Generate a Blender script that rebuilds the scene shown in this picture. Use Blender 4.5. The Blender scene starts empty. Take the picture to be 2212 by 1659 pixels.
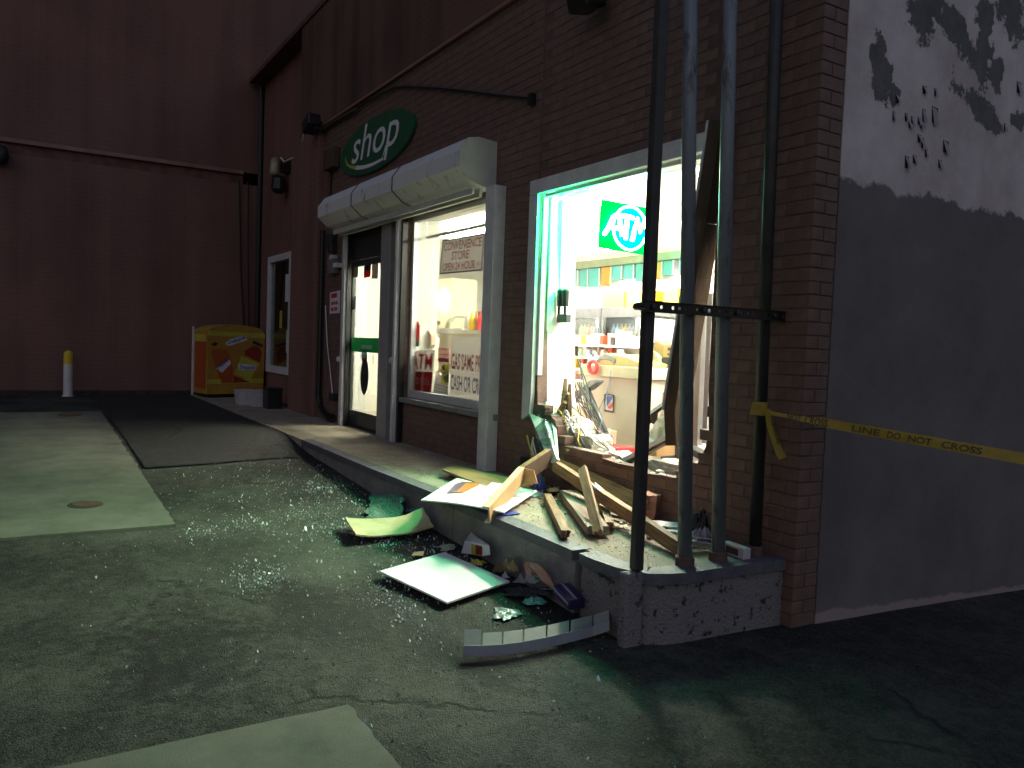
import bpy, bmesh, math, random
import numpy as np
from mathutils import Vector, Matrix, noise
from mathutils.geometry import tessellate_polygon

random.seed(7)
rnd = random.random
def ru(a, b): return a + (b - a) * random.random()
S = bpy.context.scene
COL = S.collection

# ------------------------------------------------------------------ camera
F, CX, CY, CAMH = 1733.0, 1106.0, 829.5, 1.25
ROLL, PITCH, YAW = math.atan(.037), math.atan(85 / 1733.), math.radians(31.5)
_fh = Vector((-math.cos(YAW), math.sin(YAW), 0)); _up = Vector((0, 0, 1))
_rh = _fh.cross(_up)
FW = _fh * math.cos(PITCH) - _up * math.sin(PITCH)
_u0 = _rh.cross(FW)
RT = _rh * math.cos(ROLL) + _u0 * math.sin(ROLL)
UP = -_rh * math.sin(ROLL) + _u0 * math.cos(ROLL)
CAM = Vector((0, 0, CAMH))
cam = bpy.data.cameras.new('camera'); camo = bpy.data.objects.new('camera', cam); COL.objects.link(camo)
cam.sensor_fit = 'HORIZONTAL'; cam.sensor_width = 36; cam.lens = 36 * F / 2212
cam.clip_start = .05; cam.clip_end = 500
M = Matrix((RT, UP, -FW)).transposed().to_4x4(); M.translation = CAM
camo.matrix_world = M
S.camera = camo

# ------------------------------------------------------------------ sky, moonless dusk, exposure
W = bpy.data.worlds.new('World'); S.world = W; W.use_nodes = True
nt = W.node_tree; bg = nt.nodes['Background']
sky = nt.nodes.new('ShaderNodeTexSky'); sky.sky_type = 'NISHITA'; sky.sun_disc = False
sky.sun_elevation = math.radians(4); sky.sun_rotation = math.radians(285)
sky.air_density = 1.2; sky.dust_density = 3.0; sky.ozone_density = 2.0
tint = nt.nodes.new('ShaderNodeMixRGB'); tint.blend_type = 'MULTIPLY'; tint.inputs[0].default_value = 1; tint.inputs[2].default_value = (1.0, .79, .90, 1)
nt.links.new(sky.outputs[0], tint.inputs[1]); nt.links.new(tint.outputs[0], bg.inputs[0]); bg.inputs[1].default_value = 0.135
sl = bpy.data.lights.new('front_fill', 'SUN'); so = bpy.data.objects.new('front_fill', sl); COL.objects.link(so)
sl.energy = 0.06; sl.angle = math.radians(50); sl.color = (1, .78, .62)  # weak warm fill added to brighten the shop front, apart from the sky
so.rotation_euler = (math.radians(62), 0, math.radians(38)); so.location = (8, -8, 14)
vs = S.view_settings; vs.view_transform = 'Standard'; vs.look = 'None'; vs.exposure = 1.0; vs.gamma = 1
vs.use_curve_mapping = False
S.render.engine = 'CYCLES'
S.cycles.use_denoising = True
S.cycles.max_bounces = 7; S.cycles.transparent_max_bounces = 12
S.cycles.sample_clamp_indirect = 4.0; S.cycles.caustics_reflective = False; S.cycles.caustics_refractive = False

# ------------------------------------------------------------------ helpers
def ray(x, y): return (FW * F + RT * (x - CX) - UP * (y - CY)).normalized()
def at(x, y, X=None, Y=None, Z=None):
    d = ray(x, y)
    if X is not None: t = (X - CAM.x) / d.x
    elif Y is not None: t = (Y - CAM.y) / d.y
    else: t = (Z - CAM.z) / d.z
    return CAM + d * t
def xz(x, y, Y=4.0):
    p = at(x, y, Y=Y); return (p.x, p.z)
def gz(X, Y=0.0):
    zb = float(np.interp(X, [-200, -10.3, -9.4, -3.5, 8, 200], [-.012, -.012, -.135, -.40, -.47, -.9]))
    za = float(np.interp(X, [-200, -13.9, -3.5, 8, 200], [-.012, -.012, -.40, -.47, -.9]))
    w = min(1.0, max(0.0, (Y - 1.1) / 1.6)); w = w * w * (3 - 2 * w); z = za + (zb - za) * w       # ramp up to the walk only near the kerb
    if Y > 4.3: z -= .055 * min(Y - 4.3, 6) * float(np.interp(X, [-4, -3], [0, 1]))
    return z
def ground(x, y, dz=0.0):
    z = -.3
    for _ in range(25):
        p = at(x, y, Z=z + dz); z = gz(p.x, p.y)
    return Vector((p.x, p.y, z + dz))
def walk(x, y, dz=0.0): return at(x, y, Z=dz)

ORG = {}
def origin(o): return ORG.get(o.name, Vector((0, 0, 0))) if o else Vector((0, 0, 0))
def tag(o, label=None, cat=None, group=None, kind=None):
    if label: o['label'] = label
    if cat: o['category'] = cat
    if group: o['group'] = group
    if kind: o['kind'] = kind
    return o
def thing(name, label, cat, loc, group=None):
    o = bpy.data.objects.new(name, None); COL.objects.link(o); o.empty_display_size = .1
    o.location = loc; ORG[o.name] = Vector(loc); tag(o, label, cat, group); return o
def link(name, me, mats, parent=None, org=None, smooth=False, bevel=0):
    for m in (mats if isinstance(mats, (list, tuple)) else [mats]):
        if len(me.materials) < 16 and m.name not in [q.name for q in me.materials if q]: me.materials.append(m)
    o = bpy.data.objects.new(name, me); COL.objects.link(o)
    if parent: o.parent = parent
    ORG[o.name] = Vector(org) if org is not None else Vector((0, 0, 0))
    if smooth: me.shade_smooth()
    if bevel:
        b = o.modifiers.new('bevel', 'BEVEL'); b.width = bevel; b.segments = 2; b.limit_method = 'ANGLE'
        b.angle_limit = math.radians(40)
    return o

class MB:
    """collects shapes in world space and links them as one mesh object"""
    def __init__(s): s.v = []; s.f = []; s.m = []; s.mi = 0
    def add(s, vs, fs):
        n = len(s.v); s.v += [Vector(p) for p in vs]
        for f in fs: s.f.append([n + i for i in f]); s.m.append(s.mi)
        return s
    def box(s, x0, x1, y0, y1, z0, z1):
        if x0 > x1: x0, x1 = x1, x0
        if y0 > y1: y0, y1 = y1, y0
        if z0 > z1: z0, z1 = z1, z0
        return s.add([(x0, y0, z0), (x1, y0, z0), (x1, y1, z0), (x0, y1, z0), (x0, y0, z1), (x1, y0, z1), (x1, y1, z1), (x0, y1, z1)],
                     [(0, 3, 2, 1), (4, 5, 6, 7), (0, 1, 5, 4), (1, 2, 6, 5), (2, 3, 7, 6), (3, 0, 4, 7)])
    def obox(s, c, a, b, d):
        c, a, b, d = Vector(c), Vector(a), Vector(b), Vector(d)
        if a.cross(b).dot(d) < 0: a = -a
        vs = [c + a * i + b * j + d * k for k in (-1, 1) for (i, j) in ((-1, -1), (1, -1), (1, 1), (-1, 1))]
        return s.add(vs, [(0, 3, 2, 1), (4, 5, 6, 7), (0, 1, 5, 4), (1, 2, 6, 5), (2, 3, 7, 6), (3, 0, 4, 7)])
    def tube(s, pts, r, n=8, closed=False, caps=True):
        pts = [Vector(p) for p in pts]; base = len(s.v); k = len(pts)
        rs = r if isinstance(r, (list, tuple)) else [r] * k
        nrm = None
        for i, p in enumerate(pts):
            a = pts[(i - 1) % k] if (i or closed) else p; b = pts[(i + 1) % k] if (i < k - 1 or closed) else p
            t = (b - a).normalized()
            if nrm is None: nrm = t.orthogonal().normalized()
            nrm = (nrm - t * nrm.dot(t)).normalized(); bi = t.cross(nrm)
            for j in range(n):
                an = 2 * math.pi * j / n
                s.v.append(p + (nrm * math.cos(an) + bi * math.sin(an)) * rs[i])
        for i in range(k if closed else k - 1):
            for j in range(n):
                i2 = (i + 1) % k; j2 = (j + 1) % n
                s.f.append([base + i * n + j, base + i * n + j2, base + i2 * n + j2, base + i2 * n + j]); s.m.append(s.mi)
        if caps and not closed:
            s.f.append([base + j for j in range(n)][::-1]); s.m.append(s.mi)
            s.f.append([base + (k - 1) * n + j for j in range(n)]); s.m.append(s.mi)
        return s
    def prism(s, poly, d, tri=False):
        """poly: 3D points of a flat outline, d: extrusion vector"""
        poly = [Vector(p) for p in poly]; d = Vector(d); n = len(poly)
        nn = Vector((0, 0, 0))
        for i in range(n): nn += poly[i].cross(poly[(i + 1) % n])
        if nn.dot(d) > 0: poly = poly[::-1]
        vs = poly + [p + d for p in poly]
        fs = [[i + n, (i + 1) % n + n, (i + 1) % n, i] for i in range(n)]
        tris = [list(t) for t in tessellate_polygon([poly])] if n > 4 else [list(range(n))]
        fs += [t for t in tris] + [[i + n for i in t][::-1] for t in tris]
        return s.add(vs, fs)
    def lathe(s, c, prof, n=16, ax=(0, 0, 1)):
        c = Vector(c); ax = Vector(ax).normalized(); e = ax.orthogonal().normalized(); g = ax.cross(e); base = len(s.v)
        for r, h in prof:
            for j in range(n):
                an = 2 * math.pi * j / n
                s.v.append(c + ax * h + (e * math.cos(an) + g * math.sin(an)) * r)
        for i in range(len(prof) - 1):
            for j in range(n):
                s.f.append([base + i * n + j, base + i * n + (j + 1) % n, base + (i + 1) * n + (j + 1) % n, base + (i + 1) * n + j]); s.m.append(s.mi)
        s.f.append([base + j for j in range(n)][::-1]); s.m.append(s.mi)
        s.f.append([base + (len(prof) - 1) * n + j for j in range(n)]); s.m.append(s.mi)
        return s
    def build(s, name, mats, parent=None, smooth=False, bevel=0, fix=True):
        org = origin(parent)
        me = bpy.data.meshes.new(name); me.from_pydata([p - org for p in s.v], [], s.f)
        ms = mats if isinstance(mats, (list, tuple)) else [mats]
        for m in ms: me.materials.append(m)
        me.polygons.foreach_set('material_index', s.m)
        if fix:
            bm = bmesh.new(); bm.from_mesh(me); bmesh.ops.recalc_face_normals(bm, faces=bm.faces); bm.to_mesh(me); bm.free()
        me.update()
        return link(name, me, [], parent, org, smooth, bevel)

def text_mesh(body, height, width=None, shear=0.0, align='LEFT', bold=0.0, space=1.0):
    """returns verts (x,y) and faces of a line of lettering, height = cap height"""
    cu = bpy.data.curves.new('t', 'FONT'); cu.body = body; cu.size = 1; cu.shear = shear; cu.resolution_u = 3
    cu.offset = bold; cu.space_character = space
    o = bpy.data.objects.new('t', cu); COL.objects.link(o)
    dg = bpy.context.evaluated_depsgraph_get()
    me = bpy.data.meshes.new_from_object(o.evaluated_get(dg))
    vs = [v.co.copy() for v in me.vertices]; fs = [list(p.vertices) for p in me.polygons]
    bpy.data.objects.remove(o); bpy.data.curves.remove(cu); bpy.data.meshes.remove(me)
    x0 = min(v.x for v in vs); x1 = max(v.x for v in vs); y0 = 0
    y1 = max(v.y for v in vs)
    if all(ch in 'aceimnorsuvwxzp ' for ch in body): y1 = .53
    sy = height / .70; sx = (width / (x1 - x0)) if width else sy
    off = (x1 - x0) * sx * (.5 if align == 'CENTER' else 0)
    return [((v.x - x0) * sx - off, v.y * sy) for v in vs], fs
def lettering(mb, body, o, u, v, height, width=None, lift=.002, **kw):
    o, u, v = Vector(o), Vector(u).normalized(), Vector(v).normalized(); n = u.cross(v)
    pts, fs = text_mesh(body, height, width, **kw)
    return mb.add([o + u * x + v * y + n * lift for x, y in pts], fs)
def flat(mb, pts2, o, u, v, lift=.001):
    o, u, v = Vector(o), Vector(u).normalized(), Vector(v).normalized(); n = u.cross(v)
    P = [o + u * x + v * y + n * lift for x, y in pts2]
    tris = [list(t) for t in tessellate_polygon([P])]
    return mb.add(P, tris)
def oval(cx, cy, rx, ry, n=28, a0=0, a1=2 * math.pi):
    return [(cx + rx * math.cos(a0 + (a1 - a0) * i / n), cy + ry * math.sin(a0 + (a1 - a0) * i / n)) for i in range(n)]

# ------------------------------------------------------------------ materials
def mat(name, c, rough=.7, var=.2, scale=6, bump=0.0, bscale=50, metal=0, spec=.5, c2=None, stretch=None, obrnd=0, thr=None, alpha=None):
    m = bpy.data.materials.new(name); m.use_nodes = True
    N = m.node_tree.nodes; L = m.node_tree.links; p = N['Principled BSDF']
    p.inputs['Roughness'].default_value = rough; p.inputs['Metallic'].default_value = metal
    p.inputs['Specular IOR Level'].default_value = spec
    tc = N.new('ShaderNodeTexCoord'); mp = N.new('ShaderNodeMapping'); L.new(tc.outputs['Object'], mp.inputs[0])
    if stretch: mp.inputs['Scale'].default_value = stretch
    nz = N.new('ShaderNodeTexNoise'); nz.inputs['Scale'].default_value = scale; nz.inputs['Detail'].default_value = 8
    nz.inputs['Roughness'].default_value = .65
    L.new(mp.outputs[0], nz.inputs['Vector'])
    rp = N.new('ShaderNodeValToRGB')
    a = c2 if c2 else [x * (1 - var) for x in c]; b = c if c2 else [min(1, x * (1 + var)) for x in c]
    rp.color_ramp.elements[0].color = (*a, 1); rp.color_ramp.elements[1].color = (*b, 1)
    t0, t1 = thr if thr else (.32, .68)
    rp.color_ramp.elements[0].position = t0; rp.color_ramp.elements[1].position = t1
    L.new(nz.outputs[0], rp.inputs[0]); out = rp.outputs[0]
    if obrnd:
        oi = N.new('ShaderNodeObjectInfo'); mr = N.new('ShaderNodeMapRange'); L.new(oi.outputs['Random'], mr.inputs[0])
        mr.inputs[3].default_value = 1 - obrnd; mr.inputs[4].default_value = 1 + obrnd
        hs = N.new('ShaderNodeHueSaturation'); L.new(out, hs.inputs['Color']); L.new(mr.outputs[0], hs.inputs['Value']); out = hs.outputs[0]
    L.new(out, p.inputs['Base Color'])
    if bump:
        n2 = N.new('ShaderNodeTexNoise'); n2.inputs['Scale'].default_value = bscale; n2.inputs['Detail'].default_value = 6
        L.new(mp.outputs[0], n2.inputs['Vector'])
        bp = N.new('ShaderNodeBump'); bp.inputs['Strength'].default_value = bump; bp.inputs['Distance'].default_value = .02
        L.new(n2.outputs[0], bp.inputs['Height']); L.new(bp.outputs[0], p.inputs['Normal'])
    return m
def emit(name, c, s):
    m = bpy.data.materials.new(name); m.use_nodes = True; p = m.node_tree.nodes['Principled BSDF']
    p.inputs['Base Color'].default_value = (.02, .02, .02, 1)
    p.inputs['Emission Color'].default_value = (*c, 1); p.inputs['Emission Strength'].default_value = s
    return m
def see_through(name, c, t=.55, rough=.5):
    """thin plastic or paper that glows when lit from behind"""
    m = mat(name, c, rough, .06, 5); N = m.node_tree.nodes; L = m.node_tree.links
    tr = N.new('ShaderNodeBsdfTranslucent'); tr.inputs[0].default_value = (*c, 1); x = N.new('ShaderNodeMixShader'); x.inputs[0].default_value = t
    L.new(N['Principled BSDF'].outputs[0], x.inputs[1]); L.new(tr.outputs[0], x.inputs[2]); L.new(x.outputs[0], N['Material Output'].inputs[0]); return m
def glass(name, tint=(.93, .97, .95), gl=.07):
    m = bpy.data.materials.new(name); m.use_nodes = True; N = m.node_tree.nodes; L = m.node_tree.links
    N.remove(N['Principled BSDF']); o = N['Material Output']
    t = N.new('ShaderNodeBsdfTransparent'); t.inputs[0].default_value = (*tint, 1)
    g = N.new('ShaderNodeBsdfGlossy'); g.inputs['Roughness'].default_value = .02
    fr = N.new('ShaderNodeLayerWeight'); fr.inputs[0].default_value = .25
    mr = N.new('ShaderNodeMapRange'); mr.inputs[3].default_value = gl * .6; mr.inputs[4].default_value = .7
    L.new(fr.outputs['Fresnel'], mr.inputs[0])
    x = N.new('ShaderNodeMixShader'); L.new(mr.outputs[0], x.inputs[0]); L.new(t.outputs[0], x.inputs[1]); L.new(g.outputs[0], x.inputs[2])
    L.new(x.outputs[0], o.inputs[0]); return m

K = {}
K['brick'] = mat('painted_brick', (.155, .092, .072), .6, .22, 9, .25, 90, obrnd=.12)
K['mortar'] = mat('painted_mortar', (.118, .069, .055), .8, .3, 12, .3, 120)
K['stucco'] = mat('red_painted_render', (.20, .088, .07), .8, .35, 1.4, .3, 60, c2=(.10, .05, .042))
K['paint_white'] = mat('white_paint', (.62, .61, .62), .45, .15, 5, .05, 40)
K['inner_white'] = mat('interior_white_paint', (.80, .79, .74), .6, .05, 3)
K['alu'] = mat('aluminium_frame', (.62, .63, .62), .4, .12, 14, .03, 60, metal=.2)
K['hood'] = mat('shutter_enamel', (.72, .71, .71), .5, .1, 2.2, .04, 50, c2=(.13, .11, .09), stretch=(2.6, 3, 1.1), thr=(.25, .44))
K['dark'] = mat('dark_paint', (.018, .018, .02), .5, .4, 10)
K['black'] = mat('black_plastic', (.012, .012, .013), .4, .3, 10)
K['pipe'] = mat('galvanised_steel', (.21, .235, .26), .5, .3, 14, .12, 60, metal=.3, stretch=(1, 1, .3), c2=(.085, .075, .07), thr=(.33, .45))
K['pipe_dark'] = mat('dark_and_shaded_steel', (.035, .033, .032), .5, .4, 7, .08, 60)
K['conc'] = mat('sidewalk_concrete', (.38, .325, .24), .85, .28, 3.0, .35, 90, c2=(.22, .185, .14))
K['pad'] = mat('pad_concrete', (.165, .168, .125), .85, .2, 2.6, .22, 160, c2=(.078, .083, .062), thr=(.28, .62))  # olive cast puts the green neon wash into the concrete colour
K['kerb_lip'] = mat('painted_kerb_nosing', (.10, .097, .118), .6, .3, 9, .25, 80)
K['kerb_plain'] = mat('grey_kerb_paint', (.215, .205, .20), .7, .3, 3.5, .4, 70)
K['kerb'] = mat('chipped_grey_kerb_paint', (.21, .195, .195), .75, .1, 17, .8, 60, c2=(.03, .028, .026), thr=(.385, .44))
K['wood'] = mat('pine_timber', (.34, .21, .105), .7, .2, 5, .25, 30, c2=(.11, .06, .028), stretch=(.7, 9, 9))
K['wood_grey'] = mat('weathered_board', (.33, .28, .215), .8, .2, 5, .2, 30, c2=(.16, .125, .09), stretch=(.8, 7, 7))
K['wood_dark'] = mat('old_brown_timber', (.10, .06, .035), .8, .3, 6, .25, 30, c2=(.045, .026, .016), stretch=(1, 1, .3))
K['card'] = mat('cardboard', (.46, .29, .14), .85, .12, 6)
K['beige'] = mat('beige_laminate', (.62, .52, .38), .5, .08, 4)
K['pinkish'] = mat('pinkish_counter_panel', (.62, .53, .46), .6, .08, 3)
K['tan'] = mat('tan_plastic', (.48, .36, .17), .5, .08, 4)
K['grey'] = mat('grey_plastic', (.16, .17, .175), .5, .15, 6)
K['slate'] = mat('slate_metal', (.055, .06, .065), .4, .2, 8, metal=.4)
K['rubble'] = mat('broken_concrete_block', (.62, .58, .50), .95, .3, 14, .8, 45, c2=(.38, .35, .30))
K['brick_raw'] = mat('broken_brick', (.36, .17, .12), .9, .3, 14, .6, 50)
K['white_board'] = mat('white_faced_board', (.84, .85, .84), .5, .03, 3)
K['yellow_board'] = mat('yellowed_ceiling_board', (.62, .55, .33), .8, .15, 4, .12, 50, c2=(.46, .36, .2))
K['red_board'] = mat('red_brown_board', (.30, .13, .08), .7, .25, 4, .1, 40, c2=(.34, .24, .10), stretch=(1, 6, 6))
K['green_sign'] = mat('green_sign_enamel', (.008, .105, .05), .3, .08, 3)
K['sign_white'] = mat('sign_white', (.78, .77, .80), .4, .05, 4)
K['lime'] = mat('lime_swoosh', (.38, .46, .06), .4, .05, 4)
K['red'] = mat('sign_red', (.50, .028, .035), .45, .08, 5)
K['navy'] = mat('sign_navy', (.02, .025, .16), .45, .08, 5)
K['pink'] = mat('faded_pink_print', (.68, .26, .28), .5, .08, 5)
K['yellow'] = mat('yellow_plastic', (.70, .50, .03), .5, .1, 5)
K['orange'] = mat('orange_print', (.42, .16, .03), .45, .2, 3, c2=(.40, .23, .03))
K['amber'] = mat('amber_print', (.40, .225, .035), .5, .2, 4)
K['lemon'] = mat('lemon_print', (.48, .42, .06), .45, .15, 5)
K['crimson'] = mat('dark_red_print', (.26, .03, .015), .4, .15, 5)
K['rust'] = mat('red_orange_print', (.40, .08, .02), .4, .15, 5)
K['blue'] = mat('blue_print', (.05, .075, .34), .45, .1, 6)
K['teal'] = mat('teal_carton', (.07, .32, .33), .5, .15, 6)
K['green'] = mat('green_print', (.03, .22, .09), .5, .15, 6)
K['skyblue'] = mat('pale_blue_plastic', (.35, .48, .62), .5, .15, 6)
K['tape'] = mat('yellow_barrier_tape', (.37, .255, .028), .5, .18, 9)
K['tape_ink'] = mat('faded_tape_ink', (.075, .06, .018), .6, .3, 12)
K['tub'] = mat('white_plastic_tub', (.46, .44, .47), .6, .12, 9)
K['glassy'] = glass('window_glass')
K['glass_green'] = glass('green_edge_glass', (.82, .93, .89), .14)
K['fluor'] = emit('fluorescent_diffuser', (1, .93, .77), 140)
K['warm_lamp'] = emit('warm_counter_lamp', (1, .80, .50), 30)
K['cool_lamp'] = emit('cooler_tube', (1, .95, .82), 9)
K['neon_white'] = emit('neon_tube', (.45, 1, .9), 60)
K['neon_ring'] = emit('neon_ring_tube', (.35, .9, 1), 40)
K['neon_glow'] = emit('lit_green_panel', (.0, .17, .022), 1.0)
K['neon_disc'] = emit('lit_cyan_panel', (.0, .30, .36), 1.0)
for k_ in ('neon_glow', 'neon_disc'):
    q_ = K[k_].node_tree.nodes['Principled BSDF']; q_.inputs['Specular IOR Level'].default_value = 0; q_.inputs['Base Color'].default_value = (0, .10, .012, 1) if k_ == 'neon_glow' else (0, .10, .14, 1)
K['paper'] = mat('white_paper', (.70, .68, .72), .7, .08, 6)
K['mud'] = mat('muddy_litter', (.20, .14, .075), .85, .35, 14, .4, 40)
K['salmon'] = mat('salmon_sheet', (.42, .19, .16), .6, .18, 6)
K['purple'] = mat('dark_purple_wrap', (.035, .02, .085), .35, .3, 8)
K['mint'] = mat('mint_wrapper', (.16, .46, .36), .4, .25, 12)
for nm_, c_, t_ in [('t_white', (.76, .74, .72), .5), ('t_red', (.62, .03, .035), .6), ('t_deepred', (.34, .02, .03), .3), ('t_navy', (.02, .025, .17), .25), ('t_grey', (.66, .63, .61), .48), ('t_pink', (.75, .33, .33), .4), ('t_palepink', (.8, .58, .54), .4), ('t_lemon', (.65, .58, .08), .3), ('t_green', (.03, .24, .10), .4), ('t_teal', (.08, .38, .38), .5), ('t_gas', (.74, .71, .69), .5)]:
    K[nm_] = see_through('backlit_' + nm_[2:], c_, t_)
K['shard'] = None

def shard_mat():
    m = mat('broken_glass_bits', (.72, .82, .78), .06, .1, 30); m.node_tree.nodes['Principled BSDF'].inputs['Specular IOR Level'].default_value = 1.0
    return m
K['shard'] = shard_mat()

OIL = [(-4.35, .75, .75, .38), (-4.9, 1.45, .35, .22), (-5.9, -.5, .8, .3), (-3.6, 2.0, .5, .16)]
def asphalt_mat(name, lo, hi, big):
    m = bpy.data.materials.new(name); m.use_nodes = True; N = m.node_tree.nodes; L = m.node_tree.links; p = N['Principled BSDF']
    tc = N.new('ShaderNodeTexCoord')
    def nz(sc, det=6, ro=.6):
        n = N.new('ShaderNodeTexNoise'); n.inputs['Scale'].default_value = sc; n.inputs['Detail'].default_value = det; n.inputs['Roughness'].default_value = ro
        L.new(tc.outputs['Object'], n.inputs['Vector']); return n
    def mth(op, a, b=0.0):
        x = N.new('ShaderNodeMath'); x.operation = op
        for i, q in enumerate((a, b)):
            if isinstance(q, (int, float)): x.inputs[i].default_value = q
            else: L.new(q, x.inputs[i])
        return x.outputs[0]
    grit = nz(140, 4, .8); med = nz(11, 8, .7); large = nz(.9, 7, .6)
    vo = N.new('ShaderNodeTexVoronoi'); vo.inputs['Scale'].default_value = 120; L.new(tc.outputs['Object'], vo.inputs['Vector'])
    # cracks: thin lines where two warped cells meet, only in some patches
    wp = nz(2.2, 5); mx = N.new('ShaderNodeMixRGB'); mx.inputs[0].default_value = .3
    L.new(tc.outputs['Object'], mx.inputs[1]); L.new(wp.outputs['Color'], mx.inputs[2])
    vc = N.new('ShaderNodeTexVoronoi'); vc.feature = 'DISTANCE_TO_EDGE'; vc.inputs['Scale'].default_value = .55; L.new(mx.outputs[0], vc.inputs['Vector'])
    cr = N.new('ShaderNodeMapRange'); cr.inputs[1].default_value = 0; cr.inputs[2].default_value = .012; L.new(vc.outputs['Distance'], cr.inputs[0])
    gate = N.new('ShaderNodeMapRange'); gate.inputs[1].default_value = .57; gate.inputs[2].default_value = .63; L.new(nz(.9, 3).outputs[0], gate.inputs[0])
    crack = mth('MAXIMUM', cr.outputs[0], mth('SUBTRACT', 1.0, gate.outputs[0]))
    sc = N.new('ShaderNodeSeparateColor'); L.new(vo.outputs['Color'], sc.inputs[0])
    s = mth('ADD', mth('MULTIPLY', grit.outputs[0], .45), mth('MULTIPLY', med.outputs[0], .45))
    s = mth('ADD', s, mth('MULTIPLY', mth('SUBTRACT', sc.outputs[0], .5), .16))
    if big > .5:                                   # old oil stains with ragged outlines
        sp = N.new('ShaderNodeSeparateXYZ'); L.new(tc.outputs['Object'], sp.inputs[0])
        for (ox, oy, orx, ory) in OIL:
            a = mth('DIVIDE', mth('SUBTRACT', sp.outputs[0], ox), orx); b = mth('DIVIDE', mth('SUBTRACT', sp.outputs[1], oy), ory)
            d = mth('SQRT', mth('ADD', mth('MULTIPLY', a, a), mth('MULTIPLY', b, b)))
            r = N.new('ShaderNodeMapRange'); r.inputs[1].default_value = .35; r.inputs[2].default_value = 1.2; r.inputs[3].default_value = .14; r.inputs[4].default_value = 0
            L.new(mth('ADD', d, mth('MULTIPLY', mth('SUBTRACT', med.outputs[0], .5), 2.2)), r.inputs[0]); s = mth('SUBTRACT', s, r.outputs[0])
    s = mth('ADD', s, mth('MULTIPLY', large.outputs[0], big))
    rp = N.new('ShaderNodeValToRGB'); rp.color_ramp.elements[0].position = .48 + (big - .25) * .5; rp.color_ramp.elements[1].position = .74 + (big - .25) * .5
    rp.color_ramp.elements[0].color = (*lo, 1); rp.color_ramp.elements[1].color = (*hi, 1)
    L.new(s, rp.inputs[0])
    mul = N.new('ShaderNodeMixRGB'); mul.blend_type = 'MULTIPLY'; mul.inputs[0].default_value = .85
    L.new(rp.outputs[0], mul.inputs[1]); L.new(crack, mul.inputs[2]); L.new(mul.outputs[0], p.inputs['Base Color'])
    p.inputs['Roughness'].default_value = .78; p.inputs['Specular IOR Level'].default_value = .35
    h = mth('ADD', mth('MULTIPLY', vo.outputs['Distance'], -.5), mth('MULTIPLY', grit.outputs[0], .7))
    h = mth('ADD', h, mth('MULTIPLY', med.outputs[0], 1.3)); h = mth('ADD', h, mth('MULTIPLY', crack, .8))
    bp = N.new('ShaderNodeBump'); bp.inputs['Strength'].default_value = .9; bp.inputs['Distance'].default_value = .013
    L.new(h, bp.inputs['Height']); L.new(bp.outputs[0], p.inputs['Normal'])
    return m
K['asphalt'] = asphalt_mat('worn_asphalt', (.009, .0097, .0077), (.097, .104, .081), .62)  # greenish cast stands for neon light spread over the asphalt
K['asphalt_dark'] = asphalt_mat('darker_asphalt', (.018, .018, .018), (.062, .061, .056), .25)

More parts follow.
